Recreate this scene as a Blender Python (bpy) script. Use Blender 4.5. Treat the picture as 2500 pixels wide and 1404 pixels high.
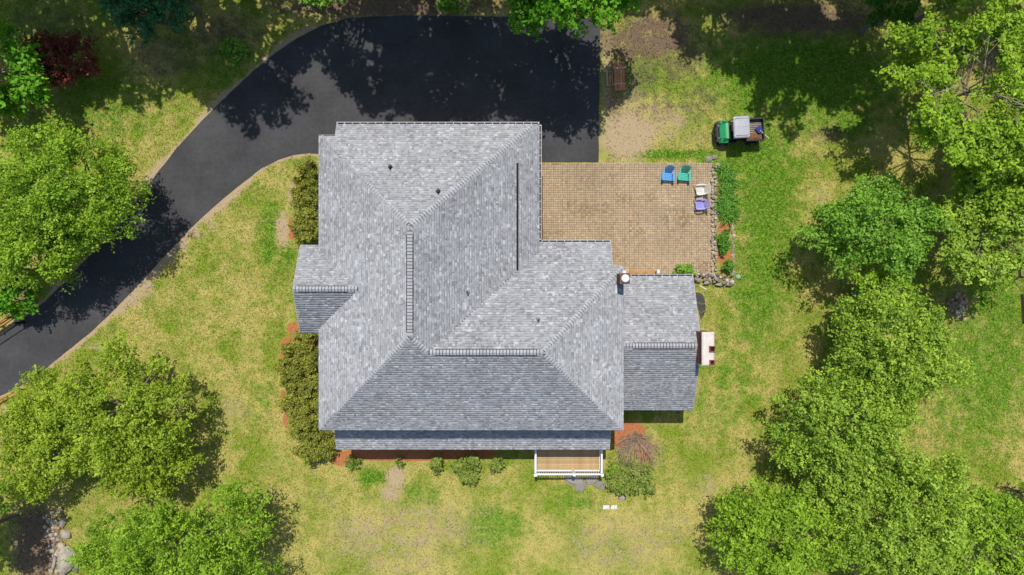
import bpy, bmesh, math, random
import numpy as np
from mathutils import Vector, Matrix

for o in list(bpy.data.objects): bpy.data.objects.remove(o)
scene = bpy.context.scene
COL = scene.collection
R = math.radians
random.seed(7)
RNG = np.random.default_rng(11)

# ------------------------------------------------------------------ camera, sky, sun, exposure
CAM_H = 42.0
cam = bpy.data.objects.new('camera', bpy.data.cameras.new('camera'))
COL.objects.link(cam)
cam.location = (0, 0, CAM_H)
cam.rotation_euler = (0, 0, 0)
cam.data.sensor_width = 36; cam.data.lens = 24
cam.data.clip_end = 2000
scene.camera = cam

SUN_EL = 66.0
SHX, SHY = 0.13, -1.0                       # direction in which shadows fall on the ground
world = bpy.data.worlds.new('World'); scene.world = world
world.use_nodes = True
wn = world.node_tree; wn.nodes.clear()
sky = wn.nodes.new('ShaderNodeTexSky'); sky.sky_type = 'NISHITA'
sky.sun_disc = False
sky.sun_elevation = R(SUN_EL); sky.sun_rotation = math.atan2(-SHX, -SHY)
bg = wn.nodes.new('ShaderNodeBackground'); bg.inputs[1].default_value = 0.13
wo = wn.nodes.new('ShaderNodeOutputWorld')
wn.links.new(sky.outputs[0], bg.inputs[0]); wn.links.new(bg.outputs[0], wo.inputs[0])
sl = bpy.data.lights.new('sun', 'SUN'); sl.energy = 4.15; sl.angle = R(0.53); sl.color = (1.0, 0.955, 0.88)
sun = bpy.data.objects.new('sun', sl); COL.objects.link(sun)
ln = math.hypot(SHX, SHY); ce = math.cos(R(SUN_EL))
sdir = Vector((SHX/ln*ce, SHY/ln*ce, -math.sin(R(SUN_EL))))
sun.rotation_euler = sdir.to_track_quat('-Z', 'Y').to_euler()
scene.view_settings.view_transform = 'Standard'
scene.view_settings.look = 'None'
scene.view_settings.exposure = 0.0
scene.view_settings.gamma = 1.0

# ------------------------------------------------------------------ helpers
K = 0.75/1250.0
def P(px, py, z=0.0):
    """world point at height z that the photograph shows at pixel px, py"""
    return Vector(((px-1250)*K*(CAM_H-z), -(py-702)*K*(CAM_H-z), z))
def S(px, z=0.0): return px*K*(CAM_H-z)

def link(o, parent=None):
    COL.objects.link(o)
    if parent is not None: o.parent = parent
    return o
def tag(o, label=None, cat=None, group=None, kind=None):
    if label: o['label'] = label
    if cat: o['category'] = cat
    if group: o['group'] = group
    if kind: o['kind'] = kind
    return o
def empty(name, loc=(0, 0, 0), rz=0.0, label=None, cat=None, group=None):
    o = bpy.data.objects.new(name, None); COL.objects.link(o)
    o.location = loc; o.rotation_euler = (0, 0, rz); o.empty_display_size = 0.2
    return tag(o, label, cat, group)

def np_mesh(name, V, F, mats=None, col=None, colname='var', mi=None, smooth=False):
    V = np.asarray(V, dtype=np.float32); F = np.asarray(F, dtype=np.int32)
    me = bpy.data.meshes.new(name)
    n = F.shape[1]
    me.vertices.add(len(V)); me.vertices.foreach_set('co', V.ravel())
    me.loops.add(F.size); me.loops.foreach_set('vertex_index', F.ravel())
    me.polygons.add(len(F)); me.polygons.foreach_set('loop_start', np.arange(0, F.size, n, dtype=np.int32))
    if mi is not None: me.polygons.foreach_set('material_index', np.asarray(mi, dtype=np.int32))
    if col is not None:
        c = np.ones((len(V), 4), dtype=np.float32); c[:, :col.shape[1]] = col
        a = me.color_attributes.new(colname, 'FLOAT_COLOR', 'POINT'); a.data.foreach_set('color', c.ravel())
    me.update(calc_edges=True)
    if smooth: me.polygons.foreach_set('use_smooth', np.ones(len(F), dtype=bool))
    for m in (mats or []): me.materials.append(m)
    return me
def np_obj(name, V, F, mats, parent=None, **k):
    return link(bpy.data.objects.new(name, np_mesh(name, V, F, mats, **k)), parent)

class MB:
    def __init__(s): s.bm = bmesh.new()
    def _apply(s, vs, M):
        if M is not None:
            for v in vs: v.co = M @ v.co
    def box(s, c, d, rz=0.0, M=None, mi=0, rx=0.0, ry=0.0):
        T = Matrix.Translation(c) @ Matrix.Rotation(rz, 4, 'Z') @ Matrix.Rotation(ry, 4, 'Y') @ Matrix.Rotation(rx, 4, 'X') @ Matrix.Diagonal((d[0], d[1], d[2], 1))
        if M is not None: T = M @ T
        r = bmesh.ops.create_cube(s.bm, size=1.0, matrix=T)
        if mi:
            fs = {f for v in r['verts'] for f in v.link_faces}
            for f in fs: f.material_index = mi
        return s
    def tube(s, p0, p1, r0, r1=None, n=8, mi=0):
        r1 = r0 if r1 is None else r1
        p0, p1 = Vector(p0), Vector(p1); d = p1-p0
        q = d.to_track_quat('Z', 'Y').to_matrix().to_4x4()
        M = Matrix.Translation((p0+p1)/2) @ q
        r = bmesh.ops.create_cone(s.bm, cap_ends=True, cap_tris=False, segments=n, radius1=r0, radius2=r1, depth=d.length, matrix=M)
        if mi:
            for f in {f for v in r['verts'] for f in v.link_faces}: f.material_index = mi
        return s
    def path(s, pts, r, n=6, mi=0):
        for a, b in zip(pts, pts[1:]): s.tube(a, b, r, r, n, mi)
        return s
    def prism(s, pts, z0, z1, mi=0):
        """outline (list of xy) extruded from z0 to z1; z may be lists"""
        n = len(pts)
        lo = [s.bm.verts.new((p[0], p[1], z0)) for p in pts]
        hi = [s.bm.verts.new((p[0], p[1], z1)) for p in pts]
        fs = [s.bm.faces.new(hi), s.bm.faces.new(lo[::-1])]
        for i in range(n):
            j = (i+1) % n
            fs.append(s.bm.faces.new((lo[i], lo[j], hi[j], hi[i])))
        for f in fs: f.material_index = mi
        return s
    def hull(s, pts, mi=0):
        vs = [s.bm.verts.new(p) for p in pts]
        r = bmesh.ops.convex_hull(s.bm, input=vs)
        for g in r['geom']:
            if isinstance(g, bmesh.types.BMFace): g.material_index = mi
        return s
    def sheet(s, rows, th=0.0, mi=0):
        """grid of points rows[i][j]"""
        g = [[s.bm.verts.new(p) for p in r] for r in rows]
        for a, b in zip(g, g[1:]):
            for k in range(len(a)-1):
                f = s.bm.faces.new((a[k], a[k+1], b[k+1], b[k])); f.material_index = mi
        return s
    def mesh(s, name, mats, bevel=0.0, smooth=False, solid=0.0):
        bmesh.ops.recalc_face_normals(s.bm, faces=s.bm.faces[:])
        if solid:
            bmesh.ops.solidify(s.bm, geom=s.bm.faces[:], thickness=solid)
        if bevel:
            bmesh.ops.bevel(s.bm, geom=s.bm.edges[:], offset=bevel, segments=1, affect='EDGES', clamp_overlap=True)
        me = bpy.data.meshes.new(name); s.bm.to_mesh(me); s.bm.free()
        if smooth:
            for p in me.polygons: p.use_smooth = True
        for m in (mats if isinstance(mats, (list, tuple)) else [mats]): me.materials.append(m)
        return me
    def build(s, name, mats, parent=None, **k):
        return link(bpy.data.objects.new(name, s.mesh(name, mats, **k)), parent)

# ------------------------------------------------------------------ materials
def nodes(name):
    m = bpy.data.materials.new(name); m.use_nodes = True
    nt = m.node_tree; nt.nodes.clear()
    out = nt.nodes.new('ShaderNodeOutputMaterial')
    b = nt.nodes.new('ShaderNodeBsdfPrincipled')
    nt.links.new(b.outputs[0], out.inputs[0])
    return m, nt, b, out
def N(nt, t, **kw):
    n = nt.nodes.new(t)
    for k, v in kw.items(): setattr(n, k, v)
    return n
def noise(nt, vec, scale, detail=3.0, rough=0.55):
    n = N(nt, 'ShaderNodeTexNoise'); n.inputs['Scale'].default_value = scale
    n.inputs['Detail'].default_value = detail; n.inputs['Roughness'].default_value = rough
    if vec is not None: nt.links.new(vec, n.inputs['Vector'])
    return n.outputs['Fac']
def math_(nt, op, a, b=None, c=None, clamp=False):
    n = N(nt, 'ShaderNodeMath', operation=op); n.use_clamp = clamp
    for i, v in enumerate((a, b, c)):
        if v is None: continue
        if isinstance(v, (int, float)): n.inputs[i].default_value = v
        else: nt.links.new(v, n.inputs[i])
    return n.outputs[0]
def mrange(nt, v, a, b, c=0.0, d=1.0, smooth=False):
    n = N(nt, 'ShaderNodeMapRange'); n.clamp = True
    if smooth: n.interpolation_type = 'SMOOTHSTEP'
    nt.links.new(v, n.inputs[0])
    for i, x in enumerate((a, b, c, d)): n.inputs[i+1].default_value = x
    return n.outputs[0]
def mixc(nt, f, a, b, blend='MIX'):
    n = N(nt, 'ShaderNodeMix', data_type='RGBA', blend_type=blend)
    if isinstance(f, (int, float)): n.inputs[0].default_value = f
    else: nt.links.new(f, n.inputs[0])
    for i, v in ((6, a), (7, b)):
        if isinstance(v, (tuple, list)): n.inputs[i].default_value = (*v[:3], 1)
        else: nt.links.new(v, n.inputs[i])
    return n.outputs[2]
def gray(nt, v):
    n = N(nt, 'ShaderNodeCombineColor')
    for i in range(3): nt.links.new(v, n.inputs[i])
    return n.outputs[0]
def bump(nt, b, h, strength=0.3, dist=0.02):
    n = N(nt, 'ShaderNodeBump'); n.inputs['Strength'].default_value = strength; n.inputs['Distance'].default_value = dist
    nt.links.new(h, n.inputs['Height']); nt.links.new(n.outputs[0], b.inputs['Normal'])

def mat(name, c, rough=0.6, var=0.25, scale=6.0, c2=None, metallic=0.0, bmp=0.0, spec=0.4, rnd=0.0, fine=None):
    """procedural: base colour broken up by two noises, optional random per object"""
    m, nt, b, out = nodes(name)
    g = N(nt, 'ShaderNodeTexCoord').outputs['Object']
    n1 = noise(nt, g, scale, 4.0); n2 = noise(nt, g, fine or scale*7, 2.0)
    c2 = c2 or tuple(x*(1-var) for x in c)
    col = mixc(nt, mrange(nt, n1, 0.35, 0.65), c, c2)
    f = mrange(nt, n2, 0.3, 0.7, 1-var*0.6, 1+var*0.6)
    if rnd:
        oi = N(nt, 'ShaderNodeObjectInfo').outputs['Random']
        f = math_(nt, 'MULTIPLY', f, mrange(nt, oi, 0, 1, 1-rnd, 1+rnd))
    col = mixc(nt, 1.0, col, gray(nt, f), 'MULTIPLY')
    nt.links.new(col, b.inputs['Base Color'])
    b.inputs['Roughness'].default_value = rough; b.inputs['Metallic'].default_value = metallic
    b.inputs['Specular IOR Level'].default_value = spec
    if bmp: bump(nt, b, n2, bmp)
    return m

def leafmat(name, dark, light, trans=0.28, rough=0.45):
    m, nt, b, out = nodes(name)
    a = N(nt, 'ShaderNodeVertexColor', layer_name='var').outputs[0]
    sep = N(nt, 'ShaderNodeSeparateColor'); nt.links.new(a, sep.inputs[0])
    col = mixc(nt, sep.outputs[0], dark, light)
    nt.links.new(col, b.inputs['Base Color']); b.inputs['Roughness'].default_value = rough
    b.inputs['Specular IOR Level'].default_value = 0.15
    t = N(nt, 'ShaderNodeBsdfTranslucent')
    tc = mixc(nt, 1.0, col, (1.15, 1.2, 0.55), 'MULTIPLY'); nt.links.new(tc, t.inputs[0])
    mx = N(nt, 'ShaderNodeMixShader'); mx.inputs[0].default_value = trans
    nt.links.new(b.outputs[0], mx.inputs[1]); nt.links.new(t.outputs[0], mx.inputs[2])
    nt.links.new(mx.outputs[0], out.inputs[0])
    return m
def vcolmat(name, rough=0.85, layer='var', fine=60.0, amt=0.15, bmp=0.0):
    m, nt, b, out = nodes(name)
    a = N(nt, 'ShaderNodeVertexColor', layer_name=layer).outputs[0]
    g = N(nt, 'ShaderNodeNewGeometry').outputs['Position']
    n2 = noise(nt, g, fine, 2.0); n1 = noise(nt, g, 0.5, 4.0)
    f = math_(nt, 'MULTIPLY', mrange(nt, n2, 0.3, 0.7, 1-amt, 1+amt), mrange(nt, n1, 0.3, 0.7, 0.90, 1.09))
    nt.links.new(mixc(nt, 1.0, a, gray(nt, f), 'MULTIPLY'), b.inputs['Base Color'])
    b.inputs['Roughness'].default_value = rough; b.inputs['Specular IOR Level'].default_value = 0.25
    if 'Diffuse Roughness' in b.inputs: b.inputs['Diffuse Roughness'].default_value = 0.9
    if bmp: bump(nt, b, n2, bmp, 0.01)
    return m

def lawn_color(nt):
    """lawn, bare soil, bark mulch and leaf litter, blended by the masks stored on the mesh"""
    g = N(nt, 'ShaderNodeNewGeometry').outputs['Position']
    a = N(nt, 'ShaderNodeVertexColor', layer_name='mask')
    sep = N(nt, 'ShaderNodeSeparateColor'); nt.links.new(a.outputs[0], sep.inputs[0])
    lush, dirt, mulch, litter = sep.outputs[0], sep.outputs[1], sep.outputs[2], a.outputs['Alpha']
    n1 = noise(nt, g, 0.33, 5.0, 0.6); n2 = noise(nt, g, 1.5, 4.0, 0.6); n3 = noise(nt, g, 6.0, 3.0, 0.6); n4 = noise(nt, g, 26.0, 2.0, 0.6)
    nn = math_(nt, 'ADD', math_(nt, 'MULTIPLY', n1, 0.55), math_(nt, 'ADD', math_(nt, 'MULTIPLY', n2, 0.3), math_(nt, 'MULTIPLY', n3, 0.15)))
    base = mixc(nt, mrange(nt, nn, 0.44, 0.57), (0.455, 0.395, 0.12), (0.22, 0.285, 0.03))
    lf = math_(nt, 'ADD', lush, math_(nt, 'ADD', math_(nt, 'MULTIPLY', math_(nt, 'SUBTRACT', n2, 0.5), 1.5), math_(nt, 'MULTIPLY', math_(nt, 'SUBTRACT', n3, 0.5), 0.8)))
    green = mixc(nt, mrange(nt, n3, 0.4, 0.6), (0.10, 0.215, 0.014), (0.19, 0.32, 0.03))
    base = mixc(nt, mrange(nt, lf, 0.10, 0.62), base, green)
    n6 = noise(nt, g, 1.9, 5.0, 0.65)
    base = mixc(nt, mrange(nt, n6, 0.61, 0.72, 0.0, 0.6), base, (0.075, 0.165, 0.014))
    dn = math_(nt, 'ADD', math_(nt, 'MULTIPLY', math_(nt, 'SUBTRACT', n3, 0.5), 0.9), math_(nt, 'MULTIPLY', math_(nt, 'SUBTRACT', n2, 0.5), 0.9))
    df = mrange(nt, math_(nt, 'ADD', dirt, dn), 0.33, 0.62)
    soil = mixc(nt, mrange(nt, n3, 0.4, 0.62), (0.50, 0.385, 0.235), (0.38, 0.285, 0.16))
    base = mixc(nt, df, base, soil)
    tf = mrange(nt, math_(nt, 'ADD', litter, dn), 0.3, 0.75)
    lit = mixc(nt, mrange(nt, n4, 0.4, 0.65), (0.13, 0.088, 0.058), (0.26, 0.18, 0.115))
    base = mixc(nt, tf, base, lit)
    mf = mrange(nt, math_(nt, 'ADD', mulch, math_(nt, 'MULTIPLY', dn, 0.35)), 0.42, 0.55)
    mc = mixc(nt, mrange(nt, n4, 0.35, 0.65), (0.34, 0.12, 0.045), (0.52, 0.215, 0.09))
    base = mixc(nt, mf, base, mc)
    f = math_(nt, 'MULTIPLY', mrange(nt, n4, 0.3, 0.7, 0.62, 1.32), mrange(nt, n3, 0.3, 0.7, 0.82, 1.15))
    return mixc(nt, 1.0, base, gray(nt, f), 'MULTIPLY'), n4

def make_ground_mat():
    m, nt, b, out = nodes('lawn_and_soil')
    c, h = lawn_color(nt)
    nt.links.new(c, b.inputs['Base Color']); b.inputs['Roughness'].default_value = 0.95
    b.inputs['Specular IOR Level'].default_value = 0.1
    bump(nt, b, h, 0.8, 0.04)
    return m
def make_blade_mat():
    m, nt, b, out = nodes('grass_blades')
    c, h = lawn_color(nt)
    v = N(nt, 'ShaderNodeVertexColor', layer_name='tint').outputs[0]
    c = mixc(nt, 1.0, c, v, 'MULTIPLY')
    nt.links.new(c, b.inputs['Base Color']); b.inputs['Roughness'].default_value = 0.7
    b.inputs['Specular IOR Level'].default_value = 0.15
    t = N(nt, 'ShaderNodeBsdfTranslucent'); nt.links.new(c, t.inputs[0])
    mx = N(nt, 'ShaderNodeMixShader'); mx.inputs[0].default_value = 0.3
    nt.links.new(b.outputs[0], mx.inputs[1]); nt.links.new(t.outputs[0], mx.inputs[2]); nt.links.new(mx.outputs[0], out.inputs[0])
    return m
def make_asphalt():
    m, nt, b, out = nodes('fresh_asphalt')
    g = N(nt, 'ShaderNodeNewGeometry').outputs['Position']
    n1 = noise(nt, g, 0.45, 5.0); n2 = noise(nt, g, 70.0, 2.0); n3 = noise(nt, g, 4.0, 4.0)
    mp = N(nt, 'ShaderNodeMapping'); mp.inputs['Rotation'].default_value = (0, 0, R(-50)); mp.inputs['Scale'].default_value = (0.25, 5, 1)
    nt.links.new(g, mp.inputs[0]); n5 = noise(nt, mp.outputs[0], 1.0, 3.0)
    c = mixc(nt, mrange(nt, n1, 0.35, 0.65), (0.048, 0.047, 0.049), (0.068, 0.067, 0.069))
    f = math_(nt, 'MULTIPLY', mrange(nt, n2, 0.3, 0.7, 0.75, 1.28), math_(nt, 'MULTIPLY', mrange(nt, n3, 0.3, 0.7, 0.88, 1.12), mrange(nt, n5, 0.35, 0.7, 1.03, 0.95)))
    nt.links.new(mixc(nt, 1.0, c, gray(nt, f), 'MULTIPLY'), b.inputs['Base Color'])
    b.inputs['Roughness'].default_value = 0.88; b.inputs['Specular IOR Level'].default_value = 0.22
    bump(nt, b, n2, 0.5, 0.01)
    return m

M = {}
M['ground'] = make_ground_mat(); M['blade'] = make_blade_mat(); M['asphalt'] = make_asphalt()
M['shingle'] = vcolmat('asphalt_shingle', 0.9, fine=45, amt=0.12)
M['paver'] = vcolmat('clay_paver', 0.9, fine=35, amt=0.14)
M['joint'] = mat('paver_joint', (0.135, 0.09, 0.045), 0.95, 0.5, 3.0)
M['white'] = mat('white_trim', (0.78, 0.78, 0.78), 0.5, 0.08, 3.0)
M['fascia'] = mat('white_fascia', (0.55, 0.56, 0.59), 0.5, 0.08, 3.0)
M['gutterw'] = mat('gutter_metal', (0.50, 0.50, 0.51), 0.5, 0.15, 2.0)
M['siding'] = mat('grey_siding', (0.45, 0.45, 0.44), 0.7, 0.1, 1.0)
M['black'] = mat('black_plastic', (0.012, 0.012, 0.014), 0.55, 0.3, 4.0)
M['gutter_in'] = mat('gutter_debris', (0.07, 0.05, 0.035), 0.9, 0.5, 8.0)
M['cap'] = mat('cap_shingle', (0.40, 0.405, 0.42), 0.9, 0.15, 8.0, rnd=0.10, fine=45)
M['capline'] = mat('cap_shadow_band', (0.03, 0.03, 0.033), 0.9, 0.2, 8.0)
M['brick'] = mat('chimney_brick', (0.22, 0.10, 0.065), 0.9, 0.4, 6.0, rnd=0.2)
M['mortar'] = mat('mortar', (0.30, 0.24, 0.19), 0.95, 0.3, 8.0)
M['crown_cement'] = mat('chimney_cement', (0.60, 0.52, 0.44), 0.85, 0.25, 3.0, c2=(0.66, 0.60, 0.55), bmp=0.2)
M['clay'] = mat('flue_clay', (0.26, 0.085, 0.06), 0.85, 0.3, 6.0)
M['flue_dark'] = mat('flue_dark', (0.008, 0.008, 0.008), 0.95, 0.2, 6.0)
M['deck'] = mat('deck_board', (0.48, 0.335, 0.165), 0.75, 0.28, 2.0, c2=(0.37, 0.25, 0.12), rnd=0.12, fine=30)
M['rail'] = mat('white_railing', (0.80, 0.79, 0.78), 0.45, 0.06, 3.0)
M['stone'] = mat('field_stone', (0.33, 0.285, 0.225), 0.92, 0.45, 3.0, c2=(0.225, 0.20, 0.165), rnd=0.4, bmp=0.6, fine=22)
M['stone_tan'] = mat('tan_stone', (0.50, 0.41, 0.29), 0.92, 0.4, 3.0, c2=(0.35, 0.29, 0.22), rnd=0.35, bmp=0.6, fine=22)
M['stone_rust'] = mat('rusty_stone', (0.42, 0.24, 0.12), 0.92, 0.4, 3.0, rnd=0.3, bmp=0.6, fine=22)
M['slab'] = mat('grey_flagstone', (0.30, 0.27, 0.235), 0.92, 0.4, 4.0, c2=(0.235, 0.215, 0.19), rnd=0.15, bmp=0.6, fine=26)
M['darkslab'] = mat('dark_slate', (0.085, 0.075, 0.078), 0.9, 0.4, 4.0, rnd=0.2, bmp=0.4)
M['bark'] = mat('bark', (0.15, 0.125, 0.10), 0.95, 0.4, 4.0, c2=(0.22, 0.19, 0.16), bmp=0.5)
M['twig'] = mat('pale_twig', (0.33, 0.27, 0.20), 0.9, 0.3, 4.0)
M['deadtwig'] = mat('dead_twig', (0.55, 0.40, 0.28), 0.9, 0.4, 3.0, c2=(0.40, 0.28, 0.19))
M['wood'] = mat('cedar_wood', (0.50, 0.27, 0.085), 0.8, 0.35, 3.0, rnd=0.15)
M['oldwood'] = mat('old_timber', (0.27, 0.21, 0.145), 0.9, 0.35, 3.0, rnd=0.15)
M['palewood'] = mat('pallet_wood', (0.50, 0.37, 0.18), 0.85, 0.3, 3.0, rnd=0.2)
M['redwood'] = mat('reddish_board', (0.46, 0.17, 0.075), 0.8, 0.4, 4.0, c2=(0.52, 0.27, 0.12), rnd=0.3)
M['strap'] = mat('grey_strap', (0.50, 0.49, 0.46), 0.6, 0.15, 5.0)
M['redstrap'] = mat('orange_cord', (0.65, 0.12, 0.03), 0.6, 0.15, 5.0)
M['green_paint'] = mat('green_paint', (0.02, 0.30, 0.10), 0.28, 0.12, 2.0, spec=0.6)
M['darkgreen_paint'] = mat('dark_green_paint', (0.01, 0.10, 0.045), 0.4, 0.2, 2.0)
M['canopy'] = mat('grey_canopy', (0.40, 0.41, 0.44), 0.55, 0.1, 2.0)
M['tyre'] = mat('tyre_rubber', (0.02, 0.02, 0.02), 0.85, 0.3, 10.0, bmp=0.4)
M['metal'] = mat('bare_metal', (0.45, 0.45, 0.46), 0.35, 0.2, 4.0, metallic=0.8)
M['bedliner'] = mat('bed_floor', (0.30, 0.255, 0.20), 0.8, 0.35, 4.0)
M['soil'] = mat('rust_brown_soil', (0.27, 0.125, 0.05), 0.95, 0.5, 9.0, bmp=0.8)
M['bedsoil'] = mat('garden_soil', (0.25, 0.17, 0.11), 0.95, 0.5, 5.0, bmp=0.8)
M['blue_pl'] = mat('blue_plastic', (0.055, 0.30, 0.62), 0.45, 0.1, 4.0, c2=(0.05, 0.27, 0.58))
M['teal_pl'] = mat('teal_plastic', (0.03, 0.42, 0.30), 0.45, 0.1, 4.0)
M['white_pl'] = mat('cream_plastic', (0.70, 0.66, 0.57), 0.45, 0.1, 4.0)
M['lav_pl'] = mat('lavender_plastic', (0.33, 0.31, 0.66), 0.45, 0.1, 4.0)
M['scoop'] = mat('dark_blue_plastic', (0.03, 0.04, 0.22), 0.45, 0.1, 4.0)
M['palegreen'] = mat('pale_green_cover', (0.30, 0.42, 0.32), 0.7, 0.2, 6.0)
M['concrete'] = mat('pale_concrete', (0.68, 0.69, 0.67), 0.8, 0.2, 6.0)

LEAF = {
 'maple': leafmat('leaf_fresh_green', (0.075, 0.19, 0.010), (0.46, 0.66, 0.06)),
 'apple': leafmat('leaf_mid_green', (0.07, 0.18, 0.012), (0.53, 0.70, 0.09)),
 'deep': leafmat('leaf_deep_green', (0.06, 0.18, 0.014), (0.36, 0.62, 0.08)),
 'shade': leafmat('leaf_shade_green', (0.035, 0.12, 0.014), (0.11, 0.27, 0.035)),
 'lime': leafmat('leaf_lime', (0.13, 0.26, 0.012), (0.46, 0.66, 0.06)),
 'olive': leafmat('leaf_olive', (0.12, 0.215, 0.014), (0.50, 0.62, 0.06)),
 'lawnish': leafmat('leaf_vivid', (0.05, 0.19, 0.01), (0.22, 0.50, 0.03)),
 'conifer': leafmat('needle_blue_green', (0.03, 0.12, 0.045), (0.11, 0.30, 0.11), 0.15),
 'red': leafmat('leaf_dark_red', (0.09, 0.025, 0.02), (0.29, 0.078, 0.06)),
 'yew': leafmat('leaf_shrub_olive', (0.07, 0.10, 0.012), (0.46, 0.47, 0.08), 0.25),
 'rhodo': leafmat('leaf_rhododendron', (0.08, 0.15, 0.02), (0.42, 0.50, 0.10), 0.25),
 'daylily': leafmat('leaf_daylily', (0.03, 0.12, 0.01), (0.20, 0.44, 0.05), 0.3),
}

# ------------------------------------------------------------------ ground masks (all in ground-plane pixels of the photograph)
DRIVE_N = [(-200, 960), (-90, 880), (0, 822), (40, 790), (110, 737), (190, 655), (260, 583), (330, 497), (382, 425), (440, 352), (500, 288), (560, 228), (620, 172), (675, 127), (728, 92), (785, 63), (850, 45), (920, 40), (1010, 38), (1110, 40), (1230, 41), (1465, 45)]
DRIVE_S = [(1461, 396), (1200, 396), (800, 396), (779, 376), (752, 374), (718, 378), (680, 390), (640, 410), (600, 440), (560, 473), (520, 506), (480, 543), (440, 585), (400, 627), (350, 682), (300, 735), (260, 775), (220, 812), (150, 868), (90, 918), (40, 948), (0, 967), (-90, 1020), (-200, 1100)]
DRIVE = DRIVE_N + DRIVE_S

def px_of(X, Y): return 1250 + X/(K*CAM_H), 702 - Y/(K*CAM_H)
def seg_dist(x, y, line):
    d = np.full(x.shape, 1e9)
    for (x0, y0), (x1, y1) in zip(line, line[1:]):
        dx, dy = x1-x0, y1-y0
        t = np.clip(((x-x0)*dx+(y-y0)*dy)/(dx*dx+dy*dy), 0, 1)
        d = np.minimum(d, np.hypot(x-x0-t*dx, y-y0-t*dy))
    return d
def inside(x, y, poly):
    c = np.zeros(x.shape, bool); n = len(poly)
    for i in range(n):
        x0, y0 = poly[i]; x1, y1 = poly[(i+1) % n]
        if y0 == y1: continue
        c ^= ((y0 > y) != (y1 > y)) & (x < (x1-x0)*(y-y0)/(y1-y0)+x0)
    return c
def blobs(x, y, L):
    r = np.zeros(x.shape)
    for (cx, cy, rx, ry, v) in L:
        d = np.hypot((x-cx)/rx, (y-cy)/ry)
        r = np.maximum(r, v*np.clip(1.45-d, 0, 1)*1.0)
    return np.clip(r, 0, 1)
LUSH = [(1900, 560, 60, 120, .45), (2350, 1000, 120, 120, .4), (1870, 470, 85, 230, .7), (1850, 700, 75, 150, .65), (1790, 930, 60, 120, .35), (2400, 900, 120, 170, .6), (2440, 720, 80, 160, .65), (1640, 377, 130, 11, .95), (1830, 400, 140, 40, .7),
        (660, 545, 26, 50, .6), (640, 455, 40, 20, .3), (700, 625, 30, 26, .7), (655, 605, 20, 40, .65), (905, 1165, 34, 20, .9), (1200, 1285, 85, 50, .6), (1015, 1195, 26, 20, .6), (1065, 1215, 16, 22, .6), (1480, 1160, 30, 20, .4), (1400, 1225, 60, 30, .55), (1760, 1000, 80, 60, .35),
        (1950, 190, 260, 130, .75), (1700, 200, 120, 80, .35), (250, 250, 170, 90, .45), (560, 150, 90, 90, .4), (80, 60, 160, 90, .5), (2450, 480, 90, 110, .6), (2080, 300, 60, 40, .7), (1330, 1110, 300, 10, .0), (1570, 190, 60, 55, .75), (640, 980, 30, 60, .25), (2450, 1340, 60, 80, .4), (2420, 1080, 70, 70, .3), (670, 700, 30, 50, .2), (1240, 1130, 50, 16, .35)]
DIRT = [(1530, 330, 70, 66, .95), (1620, 300, 90, 60, .5), (1540, 240, 60, 60, .45), (1700, 330, 60, 40, .4), (1180, 1290, 60, 90, .3), (960, 1370, 200, 50, .4), (1555, 325, 66, 56, .75), (1484, 210, 18, 210, .62), (1600, 280, 50, 40, .5), (967, 1165, 24, 26, 1.0), (955, 1205, 32, 26, .7), (1020, 1290, 210, 90, .44), (880, 1310, 110, 80, .46), (1500, 1330, 190, 90, .42), (1640, 1290, 70, 60, .38), (1720, 1185, 40, 50, .42), (712, 470, 12, 40, .6), (690, 560, 20, 50, .75), (800, 1225, 60, 40, .32), (660, 1130, 40, 40, .3), (1880, 70, 300, 20, .0), (1580, 1090, 40, 30, .2), (2000, 480, 40, 40, .35), (240, 845, 40, 12, .6), (570, 1000, 60, 50, .4), (2130, 360, 50, 30, .4), (2130, 40, 30, 10, .0), (680, 860, 12, 30, .3)]
LITTER = [(1600, 260, 90, 60, .42), (1480, 90, 40, 60, .6), (1560, 160, 70, 120, .55), (1660, 130, 90, 90, .55), (960, 15, 320, 34, .85), (1600, 90, 110, 70, .8), (1530, 110, 60, 60, .75), (1960, 45, 240, 50, .8), (1500, 250, 30, 60, .5), (540, 80, 110, 60, .55), (90, 1330, 70, 110, .95), (2420, 120, 140, 110, .55), (400, 140, 110, 70, .5), (2020, 330, 60, 24, .55), (1700, 250, 70, 60, .45), (120, 60, 160, 70, .45), (2200, 60, 60, 40, .5), (30, 260, 50, 40, .4), (40, 700, 60, 60, .6), (2480, 330, 60, 60, .4)]
MULCH = [(733, 440, 8, 30, 1), (728, 455, 7, 22, 1), (745, 500, 16, 80, .8), (712, 545, 8, 20, 1), (712, 575, 8, 14, .8), (712, 800, 14, 14, 1), (700, 838, 16, 14, 1), (687, 890, 7, 60, .8), (690, 980, 8, 30, 1), (697, 1025, 7, 22, 1), (745, 900, 40, 160, .8), (840, 1122, 34, 18, 1), (985, 1110, 190, 17, 1), (1120, 1108, 110, 16, .9), (1540, 1052, 38, 24, 1), (1515, 1070, 20, 26, 1), (1572, 1100, 20, 34, .85), (1770, 560, 20, 16, 1), (1768, 628, 22, 18, 1), (1770, 655, 10, 14, .9), (1765, 480, 14, 80, .75), (1250, 1080, 40, 24, .7)]
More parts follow.
